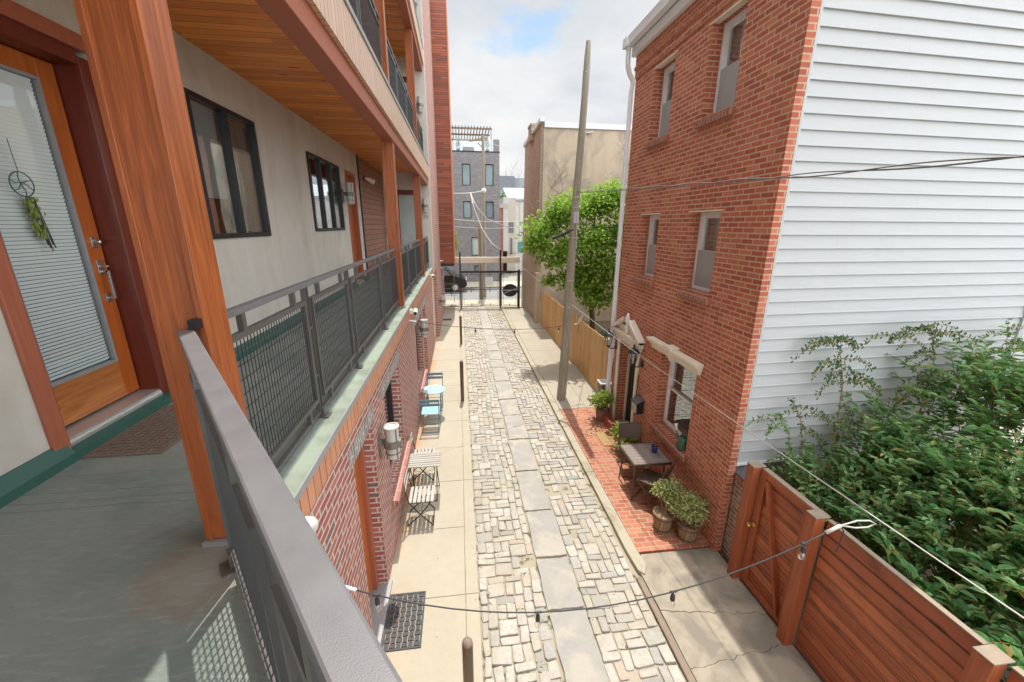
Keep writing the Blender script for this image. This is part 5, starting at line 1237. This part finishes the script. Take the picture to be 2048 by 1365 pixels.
# ------------------------------------------------------------------ cables and string lights
def catenary(a, b, sag, n=18):
    a, b = Vector(a), Vector(b); return [a.lerp(b, i/n) - Vector((0,0,sag*4*(i/n)*(1-i/n))) for i in range(n+1)]
sw = MB(); sw.tube([(3.36,22.9,2.45),(3.30,17.2,2.40),(3.27,13.0,2.42)] + [(3.27+.05*(i/6), 13.0-13.4*(i/6), 2.42-.11*math.sin(math.pi*i/6)+.02*(i/6)) for i in range(1,7)], .005, 6)
t = sw.build('support_cable', M['cable'], smooth=True); tag(t, 'pale support cable running the length of the lane past the brick house', 'cable')
def string_light(a, b, sag, bulbs, label, loop=None, rad=.0062):
    t = thing('string_light', label, 'string light', a, 0, 'string lights hung across the lane')
    pts = catenary(a, b, sag); mb = MB(); mb.tube(pts, rad, 6); mb.build('cable', M['cabledark'], t, smooth=True)
    for f in bulbs:
        i = f*(len(pts)-1); k = min(int(i), len(pts)-2); p = pts[k].lerp(pts[k+1], i-k)
        mb = MB(); mb.tube([(p.x-.03,p.y,p.z),(p.x+.03,p.y,p.z)],.010,6); mb.tube([(p.x,p.y,p.z),(p.x,p.y,p.z-.03)],.0055,5); mb.lathe([(.006,-.028),(.017,-.034),(.019,-.05),(.021,-.085),(.017,-.092)], p, 12); s = mb.build('socket', M['cabledark'], t)
        mb = MB(); mb.lathe([(.012,-.088),(.018,-.098),(.029,-.125),(.029,-.142),(.020,-.160),(.004,-.168)], p, 14); mb.build('bulb', M['bulb'], s, smooth=True)
        mb = MB(); mb.tube([(p.x-.005,p.y,p.z-.09),(p.x,p.y+.004,p.z-.13),(p.x+.005,p.y,p.z-.09)],.0015,4); mb.build('filament', M['gold'], s)
    e = Vector(b); d = (pts[-1]-pts[-2]).normalized()
    if loop:
        L = Vector(loop); mid = (e+L)/2; side = Vector((0,.0,.035))
        mb = MB(); mb.tube([e, e.lerp(L,.45)+side*1.1, e.lerp(L,.8)+side*.9, L, e.lerp(L,.8)-side*.9, e.lerp(L,.45)-side*.9, e],.0062,6,False); mb.tube([e-d*.13,e],.014,8); mb.build('loop', M['cable'], t, smooth=True)
        mb = MB(); mb.tube([e, e+Vector((.03,-.01,-.05)), e+Vector((.02,-.01,-.20)), e+Vector((.01,-.01,-.26))],.005,5); mb.build('loose_end', M['cabledark'], t)
    mb = MB(); q = Vector(a); mb.tube([q, q+(pts[1]-pts[0]).normalized()*.16],.013,8); mb.build('anchor', M['white'], t); return t
string_light((-1.055,2.72,1.86),(3.01,2.36,2.32),.56,(.075,.40,.68,.935),'near string of bare bulbs crossing the lane just in front of the railing',(3.295,2.33,2.335))
string_light((-1.06,8.15,2.78),(3.10,10.22,2.10),.17,(.33,.56,.86),'middle string of bare bulbs from the brick wall to the cable by the pole',(3.275,10.3,2.33))
string_light((-.92,19.6,2.70),(3.32,22.7,2.42),.42,(.16,.30,.44,.60,.76),'far string of bare bulbs sagging in front of the street gate')
def cable(pts, label, m='cable', rad=.012, n=6, group=None):
    mb = MB(); mb.tube(pts, rad, n); o = mb.build('overhead_cable', M[m], smooth=True); tag(o, label, 'cable', group); return o
P0 = (2.80,9.82,5.40)
tw = [Vector(p) for p in catenary(P0,(3.30,.3,4.985),.03,60)]
mb = MB(); mb.tube([p+Vector((.0,.014*math.sin(i*.55),.016*math.cos(i*.55))) for i,p in enumerate(tw)],.006,5); mb.tube([p-Vector((0,.014*math.sin(i*.55),.016*math.cos(i*.55))) for i,p in enumerate(tw)],.006,5)
o = mb.build('overhead_cable', M['cablegrey'], smooth=True); tag(o, 'twisted pair of dark service wires from the leaning pole past the white clapboards', 'cable')
cable(catenary((2.86,10.0,4.05),(4.3,13.6,3.45),.05),'thin pale wire from the leaning pole into the tree','cable',.008)
# ------------------------------------------------------------------ street gate
gt = thing('street_gate', 'black iron gate across the lane with tall posts and wire panels', 'gate', (1.2,23,0))
GY = 23.0; tops = {.02:3.2, 2.29:3.3}
for x, h, w in ((-.98,2.05,.05),(.02,3.2,.085),(2.29,3.3,.085),(3.36,2.2,.12)):
    mb = MB(); mb.box(x-w/2,x+w/2,GY-w/2,GY+w/2,0,h); mb.build('post', M['blackm'], gt)
def leafframe(x0, x1, z0, z1, cols, name):
    mb = MB(); w = .03
    for z in (z0,z1): mb.box(x0,x1,GY-.02,GY+.02,z-w/2,z+w/2)
    for i in range(cols+1): x = x0+(x1-x0)*i/cols; mb.box(x-w/2,x+w/2,GY-.021,GY+.021,z0,z1)
    zm = (z0+z1)/2; mb.box(x0,x1,GY-.019,GY+.019,zm-w/2,zm+w/2); p = mb.build(name, M['blackm'], gt)
    mb = MB()
    for i in range(cols):
        a = x0+(x1-x0)*i/cols+.09; b = x0+(x1-x0)*(i+1)/cols-.09
        for (c,d) in ((z0+.09,zm-.09),(zm+.09,z1-.09)):
            mb.tube([(a,GY,c),(b,GY,c),(b,GY,d),(a,GY,d),(a,GY,c)],.011,5,False)
            for (u,v) in (((a+b)/2,c),((a+b)/2,d)): mb.box(u-.015,u+.015,GY-.01,GY+.01,v-.07,v+.07)
    mb.build('inner_wire', M['blackm'], p); return p
leafframe(-.95,-.05,.12,1.62,1,'fixed_panel'); lf = leafframe(.10,2.22,.12,2.05,2,'double_gate'); rd = leafframe(2.36,3.29,.10,2.05,1,'side_door')
mb = MB(); mb.box(.0,3.36,GY-.03,GY+.03,2.06,2.14); mb.build('top_bar', M['blackm'], gt)
mb = MB(); mb.prism([(2.85+.44*math.cos(a*2*math.pi/36), 1.02+.37*math.sin(a*2*math.pi/36)) for a in range(36)], 'y', GY-.035, GY-.024); mb.build('oval_plate', M['black'], rd)
mb = MB(); mb.bar((2.33,GY-.06,1.02),(3.33,GY-.06,1.06),.03,.05); mb.bar((2.5,GY-.07,.86),(3.33,GY-.07,1.18),.025,.035); mb.build('push_bar', M['galv'], rd)
mb = MB(); mb.box(1.42,1.86,GY-.035,GY-.022,1.32,1.80); mb.build('notice_board', M['sticker'], lf)
mb = MB(); mb.tube([(-.12,GY-.08,1.12),(.80,GY-.08,1.11)],.035,8); mb.box(-.02,.10,GY-.13,GY-.04,1.06,1.18); mb.build('gate_opener', M['maroon'], lf)
mb = MB(); mb.box(-.85,-.30,GY-.03,GY-.02,1.40,1.46); mb.build('notice_strip', M['bronze'], gt)
o = MB(); o.box(-1.0,3.46,23.35,23.50,2.54,2.88); o = o.build('timber_beam', M['timber'], bevel=.01); tag(o, 'pale timber beam spanning the lane just behind the street gate', 'beam')
# climbing plant beside the bay
t = thing('climbing_plant', 'loose green climbing plant at the corner of the timber bay beyond the gate', 'plant', (-.3,24.9,0))
mb = MB(); foliage(mb, (-.30,24.95,3.6),.26,.22,1.1,420,.10,.06,.5,.1,14); mb.raw('foliage', M['leaflime'], t)
mb = MB(); mb.tube([(-.4,25.1,0),(-.35,25.0,2),(-.3,24.95,4.6)],.02,6); mb.build('stem', M['twig'], t)
# ------------------------------------------------------------------ stucco building past the yard
tb = thing('stucco_building', 'tan stucco building behind the yard with white coping and worn brick side', 'building', (7,21,0))
mb = MB(); mb.box(3.80,14,19.0,19.25,0,8.72); mb.build('stucco_wall', M['stuccoT'], tb)
mb = MB(); mb.add([(3.62,19.06,0),(3.80,19.06,0),(3.80,23.7,0),(3.62,23.7,0),(3.72,19.06,9.0),(3.80,19.06,9.0),(3.80,23.7,8.7),(3.72,23.7,8.7)],[(0,3,2,1),(4,5,6,7),(0,1,5,4),(1,2,6,5),(2,3,7,6),(3,0,4,7)])
mb.box(3.82,14,23.4,23.7,0,8.7); mb.build('side_wall', M['brickside'], tb)
mb = MB(); mb.box(3.55,3.75,18.72,19.06,0,2.5); mb.build('corner_pier', M['stuccoT'], tb, bevel=.02)
mb = MB(); mb.box(3.86,14,19.26,23.4,8.3,8.5); mb.build('roof', M['roof'], tb)
mb = MB(); mb.box(3.82,14.1,18.92,19.3,8.722,8.93); mb.add([(3.62,18.95,8.95),(3.84,18.95,8.95),(3.84,23.75,8.72),(3.62,23.75,8.72),(3.62,18.95,9.12),(3.84,18.95,9.12),(3.84,23.75,8.88),(3.62,23.75,8.88)],[(0,3,2,1),(4,5,6,7),(0,1,5,4),(1,2,6,5),(2,3,7,6),(3,0,4,7)]); mb.build('coping', M['coping'], tb, bevel=.01)
mb = MB(); mb.box(3.58,3.95,21.0,21.8,8.6,9.22); mb.box(3.55,3.98,20.96,21.84,9.22,9.32); mb.build('chimney', M['brickside'], tb)
mb = MB(); mb.tube([(5.72,18.95,8.55),(5.95,18.80,8.55)],.05,8); mb.build('vent_pipe', M['galv'], tb)
# bare vine on the stucco
mb = MB()
def vine(p, d, L, rr, dep):
    pts = [Vector(p)]; dd = Vector(d)
    for k in range(7):
        dd = (dd + Vector((random.gauss(0,.32),0,random.gauss(.03,.25)))).normalized(); pts.append(pts[-1]+dd*L/7)
        if dep > 0 and k > 1 and random.random() < .6: vine(pts[-1], dd + Vector((random.choice((-1,1))*U(.5,1.1),0,U(-.1,.5))), L*U(.4,.7), rr*.6, dep-1)
    for q in pts: q.y = 18.985
    mb.tube(pts, [rr*(1-.08*i) for i in range(len(pts))], 5)
for x in (4.3, 4.9, 5.7, 6.5): vine((x,18.985,3.2),(U(-.3,.3),0,1),U(2.2,3.6),.018,3)
o = mb.build('dry_vine', M['twig']); tag(o, 'bare branching vine clinging to the tan stucco wall above the tree', 'vine')
# ------------------------------------------------------------------ street end
gb = thing('grey_apartment_block', 'dark grey brick apartment block across the street with a roof terrace', 'building', (0,37,0))
gw = [(.38,1.05,7.62,9.22),(2.18,2.86,7.62,9.22),(.42,1.06,5.15,6.45),(2.20,2.86,5.15,6.45),(1.02,1.98,2.2,3.68),(-1.6,-.6,7.62,9.22),(1.2,1.65,.9,1.4)]
mb = MB(); wallgrid(mb, lambda a,b,c,d: mb.box(a,b,34,34.3,c,d), -7, 3.33, 0, 10.05, gw); mb.box(3.03,3.33,34.31,44,0,10.05); mb.build('wall', M['brickgrey'], gb)
mb = MB(); mb.box(-7,3.02,34.6,44,0,10); mb.build('core_block', M['dark'], gb)
for (a,b,c,d) in gw:
    mb = MB(); f = .06; mb.box(a,a+f,34.1,34.2,c,d); mb.box(b-f,b,34.1,34.2,c,d); mb.box(a+f,b-f,34.1,34.2,c,c+f); mb.box(a+f,b-f,34.1,34.2,d-f,d)
    w = mb.build('window', M['black'], gb); mb = MB(); mb.box(a+f,b-f,34.14,34.16,c+f,d-f); mb.build('pane', M['frost'] if c < 3 and c > 2 else M['paneblue'], w)
mb = MB(); mb.box(-7,3.36,33.97,34.33,10.05,10.13); mb.build('parapet_cap', M['black'], gb)
mb = MB(); mb.box(2.86,3.33,34.05,34.3,10.13,11.0); mb.build('terrace_wall', M['brickgrey'], gb)
mb = MB(); mb.box(-7,2.86,34.1,34.115,10.16,11.0); mb.build('glass_railing', M['glass'], gb)
mb = MB(); 
for x in (-3,-.9,.22,2.05,2.7): mb.box(x-.02,x+.02,34.12,34.16,10.13,11.62)
mb.build('pergola_post', M['black'], gb)
mb = MB()
for k in range(40): x = -6.6+k*.235; mb.box(x,x+.06,33.6,38.5,11.72,11.80)
for y in (33.8,36,38.2): mb.box(-6.8,2.75,y,y+.08,11.60,11.72)
mb.build('pergola', M['bronze'], gb)
for x in (.15,2.45):
    t = thing('terrace_shrub', 'small dark conifer in a pot on the roof terrace, '+('left' if x < 1 else 'right')+' of the pole', 'shrub', (x,34.8,10.13)); mb = MB(); foliage(mb,(x,34.8,10.75),.2,.2,.5,160,.12,.03,.2,.2); mb.raw('foliage', M['leaffar'], t); mb = MB(); mb.lathe([(.12,0),(.16,.25)],(x,34.8,10.13),10); mb.build('pot', M['black'], t)
t = thing('rooftop_seat', 'dark cushioned seat behind the glass railing of the roof terrace', 'seat', (1.0,35,10.13)); mb = MB(); mb.box(.55,1.4,34.7,35.4,10.2,10.42); mb.box(.55,1.4,35.2,35.4,10.42,10.62); mb.box(.5,.6,34.7,35.4,10.13,10.55); mb.build('seat', M['slate'], t, bevel=.05)
# street poles
mb = MB(); mb.tube([(1.60,27,0),(1.62,27,5),(1.64,27,9.9)],[.14,.115,.085],12); t = thing('street_pole', 'tall slim timber pole standing across the street in front of the grey block', 'utility pole', (1.6,27,0)); mb.build('pole', M['pole'], t, smooth='auto')
mb = MB(); mb.lathe([(.02,-.15),(.11,-.09),(.15,0),(.11,.1),(.02,.15)], (1.64,26.82,6.72), 14); mb.build('white_globe', M['white'], t, smooth=True)
mb = MB(); mb.bar((.8,27,9.55),(1.9,27,9.75),.09,.09); mb.bar((1.3,26.95,9.45),(1.6,26.95,9.2),.05,.05); mb.build('cross_arm', M['poleold'], t)
mb = MB(); mb.tube([(1.36,26,0),(1.30,26,4.55)],[.15,.12],12); t = mb.build('street_pole', M['poleold'], smooth='auto'); tag(t, 'short thick brown timber pole beside the tall slim pole', 'utility pole')
w1 = catenary((-.3,24.4,6.35),(1.64,26.9,6.70),.05); cable(w1,'pale cable from the timber bay to the white globe on the street pole','cable',.028)
cable(catenary((.75,25.6,6.5),(2.30,23.05,3.25),-.0,14)[:1]+[Vector((.95,25.3,5.6)),Vector((1.35,24.6,4.45)),Vector((1.85,23.8,3.65)),Vector((2.30,23.05,3.30))],'pale cable hanging from the upper line down to the tall gate post','cable',.026)
cable([Vector((.75,25.6,6.5)),Vector((1.1,25.4,5.7)),Vector((1.7,25.2,5.0)),Vector((3.0,25.0,4.5))],'pale cable looping down in front of the grey block past the poles','cable',.026)
cable(catenary((-.3,24.5,4.95),(5.2,30,5.0),.12),'thin pale cable crossing the street at mid height','cable',.02)
cable(catenary((-.3,24.5,4.55),(4.2,27,4.55),.10),'lower thin pale cable crossing the street','cable',.018)
cable(catenary((1.64,27,9.6),(9,33,9.2),.15),'thin high wire leaving the top of the street pole to the right','cable',.01)
cable(catenary((2.30,23.05,3.2),(4.0,23.5,3.35),.18),'thin dark wire drooping from the gate post to the stucco building','cabledark',.012)
mb = MB(); mb.box(.85,1.0,26.5,26.62,5.95,6.15); mb.tube([(.92,26.56,6.15),(.80,26.5,6.45)],.015,5); t = mb.build('cable_box', M['white']); tag(t, 'small white box hanging from the overhead cables before the grey block', 'cable box')
# parked car
def car(x0, y, label):
    t = thing('parked_car', label, 'car', (x0,y,0)); L = 4.4; W = .86
    prof = [(0,.45),(.05,.85),(.25,1.02),(.9,1.12),(1.45,1.62),(2.9,1.66),(3.45,1.18),(4.1,1.0),(4.35,.82),(4.4,.45),(4.2,.3),(.2,.3)]
    mb = MB(); mb.prism([(x0+u,z) for u,z in prof], 'y', y-W, y+W); mb.build('body', M['carpaint'], t, bevel=.06, seg=3)
    mb = MB(); mb.prism([(x0+1.0,1.15),(x0+1.5,1.56),(x0+2.15,1.58),(x0+2.15,1.15)],'y',y-W-.008,y-W+.02); mb.prism([(x0+2.25,1.15),(x0+2.25,1.58),(x0+2.86,1.59),(x0+3.3,1.18)],'y',y-W-.008,y-W+.02); mb.build('window', M['pane'], t)
    for wx in (.85,3.55):
        for s in (-1,1):
            mb = MB(); mb.lathe([(.2,-.09),(.32,-.1),(.33,.0),(.32,.1),(.2,.09)], (x0+wx,y+s*(W-.05),.33), 20, 'y'); w = mb.build('wheel', M['rubber'], t); mb = MB(); mb.lathe([(.2,-.11),(.05,-.12)], (x0+wx,y+s*(W-.05),.33), 14, 'y'); mb.build('rim', M['alu'], w)
    for s in (-1,1): mb = MB(); mb.box(x0+4.25,x0+4.385,y+s*.6-.15,y+s*.6+.15,.72,.86); mb.build('headlight', M['lens'], t, bevel=.02)
car(-3.9, 29.9, 'black parked car across the street, mostly hidden behind the gate and the building')
# houses to the right of the grey block
rh = thing('red_row_house', 'narrow red brick house front with a white corner board beyond the grey block', 'house', (4,40,0))
mb = MB(); mb.box(3.6,4.25,40,46,0,6.2); mb.build('wall', M['redhouse'], rh); mb = MB(); mb.box(4.26,4.75,39.95,46,2.2,7.2); mb.build('corner_board', M['brickwhite'], rh)
mb = MB(); mb.box(3.5,4.8,39.9,46,6.21,6.6); mb.build('cornice', M['beige'], rh)
bh = thing('beige_row_house', 'beige rendered house front in shade between the white board and the white house', 'house', (5,42,0))
mb = MB(); mb.box(4.77,5.6,41,46,0,7.2); mb.build('wall', M['beige'], bh); mb = MB(); mb.box(5.05,5.3,40.97,41,1.8,3.4); mb.build('window', M['pane'], bh); mb = MB(); mb.box(4.9,5.4,40.95,41,3.9,4.9); mb.build('window', M['pane'], bh)
wh = thing('white_house', 'white painted brick house with a grey roof at the end of the view', 'house', (6.5,42,0))
mb = MB(); mb.box(5.62,10,42,50,0,7.0); mb.build('wall', M['brickwhite'], wh); mb = MB(); mb.add([(4.9,41.8,7.0),(10.2,41.8,7.0),(10.2,46,8.3),(4.9,46,8.3),(4.9,41.8,7.2),(10.2,41.8,7.2),(10.2,46,8.5),(4.9,46,8.5)],[(0,3,2,1),(4,5,6,7),(0,1,5,4),(1,2,6,5),(2,3,7,6),(3,0,4,7)]); mb.build('roof', M['roof'], wh)
mb = MB(); mb.box(6.1,6.15,41.97,42,0,7); mb.build('seam', M['beige'], wh); mb = MB(); mb.box(6.0,7.1,41.95,42,2.0,3.0); mb.build('awning', M['teal'], wh)
sb = thing('slate_apartment_block', 'distant slate blue apartment block on the skyline', 'building', (8,72,0))
mb = MB(); mb.box(6.0,9.35,70,80,0,12.35); mb.build('wall', M['slateblue'], sb); 
for q in ((9.2,10.2),(7.6,8.4)):
    mb = MB(); mb.box(7.0,8.0,69.95,70,*q); mb.build('window', M['paneblue'], sb)

s2 = thing('pale_slate_block', 'paler slate apartment block joined to the right of the distant blue one', 'building', (10.5,73,0))
mb = MB(); mb.box(9.40,11.8,70.5,80,0,12.1); mb.build('wall', M['slateblue2'], s2); mb = MB(); mb.box(11.81,15,71,80,0,11.7); mb.build('side_wing', M['slateblue'], s2)
nh = thing('neighbour_house','pale grey clapboard house glimpsed past the end of the white side wall','house',(14,12,0))
mb = MB(); z = 0
while z < 7: mb.prism([(9.97,z),(9.99,z+.2),(10.1,z+.2),(10.1,z)],'x',8.6,20); z += .2
mb.build('clapboards', M['siding'], nh); mb = MB(); mb.box(8.6,20,10.11,16,0,7); mb.build('core_block', M['beige'], nh)
def tree(name, label, loc, trunk, blobs, n, L, W, ml, limbs):
    t = thing(name, label, 'tree', loc)
    mb = MB(); mb.tube(trunk[0], trunk[1], 10); 
    for (p, r_) in limbs: mb.tube(p, r_, 7)
    mb.build('trunk', M['trunk'], t, smooth='auto')
    mb = MB()
    for (c, a, b, h, k) in blobs: foliage(mb, c, a, b, h, int(n*k), L, W, .7, .15, 16)
    mb.raw('crown', ml, t); return t
tree('far_tree','distant green tree in front of the slate blue blocks',(9,58,0),([(8.2,58,0),(8.2,58,7)],[.3,.15]),[((7.4,58,8.0),1.5,1.2,1.2,1),((9.3,58,8.2),1.5,1.2,1.3,1)],420,.5,.34,M['leaffar'],[])

# ------------------------------------------------------------------ yard tree with a broad bright crown
tr = [(4.95,14.3,0),(4.9,14.25,1.2),(4.7,14.1,2.3),(4.55,14.0,3.4)]
limbs = [([(4.62,14.05,2.7),(4.0,13.7,3.7),(3.3,13.4,4.5),(2.7,13.3,4.9)],[.06,.05,.03,.015]), ([(4.58,14.0,3.2),(4.7,14.2,4.3),(4.8,14.3,5.6)],[.06,.045,.02]),
         ([(4.75,14.1,2.0),(5.4,13.7,3.2),(5.8,13.4,4.6)],[.05,.04,.02]), ([(4.8,14.2,1.6),(4.4,13.3,2.4),(4.1,12.7,3.0)],[.04,.03,.015]), ([(4.55,14,3.4),(4.1,14.3,4.6),(3.7,14.4,5.5)],[.05,.035,.015])]
blobs = [((2.75,13.4,4.55),.68,.7,.62,.9),((3.5,13.7,5.15),.80,.8,.60,1.15),((4.4,13.9,5.35),.85,.9,.62,1.2),((5.3,13.7,5.55),.80,.8,.62,1.1),((3.25,13.3,3.75),.72,.7,.62,1.0),((4.3,13.3,4.2),.9,.85,.75,1.4),
         ((5.35,13.3,4.35),.8,.75,.8,1.3),((4.6,13.0,3.15),.85,.7,.70,1.5),((5.55,13.0,3.2),.75,.65,.7,1.2),((3.95,13.2,2.85),.65,.55,.5,1.0),((4.45,12.9,2.35),.6,.5,.5,.9),((2.55,13.3,3.95),.45,.45,.35,.4),((3.0,13.3,2.9),.28,.25,.2,.15)]
tree('yard_tree','leafy tree with a broad bright green crown behind the cedar fence',(4.95,14.3,0),(tr,[.11,.10,.09,.07]),blobs,900,.13,.088,M['leaftree'],limbs)
# chairs in the yard
def adirondack(x, y, rz, label, proto=None):
    if proto is not None: return dup(proto, (x,y,.04), rz, label)
    t = thing('garden_chair', label, 'chair', (0,0,0), .0001, 'grey slatted garden chairs in the yard')
    for k in range(6):
        mb = MB(); xx = -.27+k*.092; h = 1.02-.05*abs(k-2.5); mb.bar((xx+.035,.25,.34),(xx+.035,.25+.36*(h-.34)/.7,h),.078,.018,(0,1,0)); mb.build('back_slat', M['adiron'], t, bevel=.004)
    mb = MB()
    for k in range(6): mb.box(-.27,.27,-.28+k*.088,-.28+k*.088+.075,.36-.012*k,.38-.012*k)
    mb.build('seat', M['adiron'], t)
    for s in (-1,1):
        mb = MB(); mb.box(s*.34-.06,s*.34+.06,-.38,.32,.56,.582); mb.build('armrest', M['adiron'], t, bevel=.004)
        mb = MB(); mb.box(s*.30-.02,s*.30+.02,-.30,-.21,0,.56); mb.build('front_leg', M['adiron'], t); mb = MB(); mb.bar((s*.30,-.28,.34),(s*.30,.55,.05),.035,.10); mb.build('rear_leg', M['adiron'], t)
    t.location = (x,y,.04); t.rotation_euler = (0,0,rz); return t
a1 = adirondack(4.62,12.75,math.radians(-20),'grey slatted garden chair nearer the fence, seen over the cedar pickets')
adirondack(5.15,12.0,math.radians(25),'grey slatted garden chair beside the white downspout',a1)
t = thing('yard_shrub','dark low shrub between the two garden chairs behind the cedar fence','shrub',(4.95,13.1,.04))
mb = MB(); foliage(mb,(4.95,13.1,.85),.45,.4,.5,420,.11,.06,.5,.3,8); mb.raw('foliage',M['leafdark'],t); mb = MB(); mb.tube([(4.95,13.1,.04),(4.95,13.1,.7)],.03,6); mb.build('stem',M['trunk'],t)
# ------------------------------------------------------------------ overgrown shrubs behind the stained fence
def shoot(mb, st, p, d, L, leafL, leafW, n, curve=.35, start=.25, rr=.006, dens=2):
    pts = [Vector(p)]; dd = Vector(d).normalized(); k = 10; bend = Vector((random.gauss(0,.5),random.gauss(0,.5),-1))*curve/k
    for i in range(k):
        dd = (dd + bend + rv()*.04).normalized(); pts.append(pts[-1]+dd*L/k)
    st.tube(pts, [rr*(1-.075*i) for i in range(k+1)], 4, False)
    for j in range(n):
        f = start + (1-start)*(j+U(0,.6))/n; i = min(int(f*k), k-1); q = pts[i].lerp(pts[i+1], f*k-i); ax = (pts[i+1]-pts[i]).normalized()
        s0 = ax.cross(Vector((0,0,1)));  s0 = s0.normalized() if s0.length > .05 else Vector((1,0,0))
        for s in ((-1,1) if dens == 2 else (random.choice((-1,1)),)):
            if q.x < 3.82: continue
            d2 = s0*s + ax*.55 + rv()*.38 + Vector((0,0,.12)); sz = U(.5,1.2)*(1-.45*max(0,f-.6)); leaf(mb, q, d2, Vector((0,0,1))+rv()*.35, leafL*sz, leafW*sz, .16, U(.1,.45))
def shrub(label, boxes, nshoot, leafL, leafW, mat, hfun, name='overgrown_shrub', n=11, up=1.0):
    x0,x1,y0,y1 = boxes; c = ((x0+x1)/2,(y0+y1)/2)
    t = thing(name, label, 'shrub', (c[0],c[1],.05)); mb, st = MB(), MB()
    for _ in range(nshoot):
        x, y = U(x0,x1), U(y0,y1); H = hfun(x,y); L = U(.55,.95); zb = max(.1, H - L*U(.65,1.25)); lean = Vector((random.gauss(0,.5),random.gauss(0,.5)-.15,up))
        shoot(mb, st, (x,y,zb), lean, L, leafL, leafW, n, .5, .15)
    for _ in range(7):
        a = (c[0]+random.gauss(0,.15),c[1]+random.gauss(0,.15),.05); e = Vector((U(x0,x1),U(y0,y1),0)); e.z = hfun(e.x,e.y)*U(.8,1.0); st.tube([a,((a[0]+e.x)/2,(a[1]+e.y)/2,e.z*.55),e],[.022,.015,.006],6)
    mb.raw('foliage', mat, t); st.build('stems', M['stem'], t); return t
def hA(x,y): return max(1.1, 1.46 + .56*(x-3.9) + .10*math.sin(x*3+y*2) - .10*max(0, 2.6-y))
shrub('leafy shrub with broad bright leaves against the stained fence in the foreground',(4.3,5.9,.5,2.7),430,.140,.062,M['leafshrub'],lambda x,y: hA(x,y)-.05,n=10)
shrub('dense dark shrub in the corner behind the gate and the clapboard wall',(4.35,5.6,2.5,4.25),400,.105,.052,M['leafshrub'],lambda x,y: hA(x,y)-.05+.12*math.sin(x*5),n=10)
shrub('tall leafy shrub filling the yard in front of the clapboards to the right',(5.3,7.7,2.2,4.35),470,.120,.058,M['leafshrub'],lambda x,y: min(3.35,hA(x,y)+.05+.15*math.sin(x*4.1)),n=10)
shrub('bright leafed shrub at the right edge of the view',(5.5,8.2,.4,2.4),400,.145,.066,M['leafshrub'],lambda x,y: min(3.1,hA(x,y)),n=10)
# long arching sprays of small dark leaflets standing up against the clapboards
def spray(label, base, pts, subs, mat=None):
    t = thing('arching_spray', label, 'plant', base); mb, st = MB(), MB()
    P = [Vector(base)]+[Vector(p) for p in pts]; ax = []
    for i in range(len(P)-1):
        for k in range(6): ax.append(P[i].lerp(P[i+1], k/6))
    ax.append(P[-1]); st.tube(ax, [.010*(1-.8*i/len(ax)) for i in range(len(ax))], 5, False)
    for i in range(len(ax)//4, len(ax)):
        for _ in range(5):
            d = rv(); d.y *= .5; leaf(mb, ax[i]+rv()*.02, d+Vector((0,0,-.2)), rv()+Vector((0,-1,.4)), U(.035,.06), U(.018,.03), .15, .3)
    for _ in range(subs):
        i = random.randint(len(ax)//4, len(ax)-2); s = random.choice((-1,1)); L = U(.25,.65); q = [ax[i]]; d = Vector((s*U(.6,1),U(-.25,.1),U(.05,.5)))
        for k in range(8): d = (d+Vector((0,0,-.16))+rv()*.06).normalized(); q.append(q[-1]+d*L/8)
        st.tube(q,[.005]*9,4,False)
        for k in range(1,9):
            for s2 in (-1,1,1): leaf(mb, q[k]+rv()*.015, (q[k]-q[k-1]).normalized()*.4+Vector((random.gauss(0,.25),random.gauss(0,.25),s2*.8)), Vector((0,-1,.5))+rv()*.3, U(.035,.058), U(.020,.030), .15, .25)
    mb.raw('foliage', mat or M['leafdark'], t); st.build('stems', M['stem'], t)
spray('tall arching spray of small leaves nearest the house corner on the white clapboards',(5.0,4.3,.9),[(5.02,4.32,2.0),(4.95,4.33,2.7),(4.78,4.34,3.18),(4.62,4.35,3.28)],20)
spray('tall arching spray of small leaves curling over in the middle of the clapboards',(6.15,4.3,1.0),[(6.25,4.3,2.3),(6.2,4.3,3.0),(6.0,4.3,3.42),(5.65,4.28,3.40),(5.4,4.26,3.25)],22)
spray('loose spray of small leaves at the right end of the clapboards',(7.3,4.2,1.0),[(7.25,4.2,2.2),(7.2,4.2,2.9),(7.0,4.2,3.5)],26)
spray('low thin spray of dark leaves by the house corner above the fence cap',(4.55,4.25,.8),[(4.55,4.28,1.7),(4.40,4.3,2.25),(4.22,4.32,2.5)],6)
spray('thin upright sprig of larger leaves against the lowest clapboards',(4.42,4.28,.8),[(4.40,4.3,1.5),(4.30,4.31,2.0),(4.12,4.32,2.28)],3,M['leafshrub'])
spray('feathery spray of small leaves at the far right before the corner board',(7.7,4.0,1.0),[(7.7,4.0,2.2),(7.72,4.0,3.0),(7.75,4.0,3.4)],16)
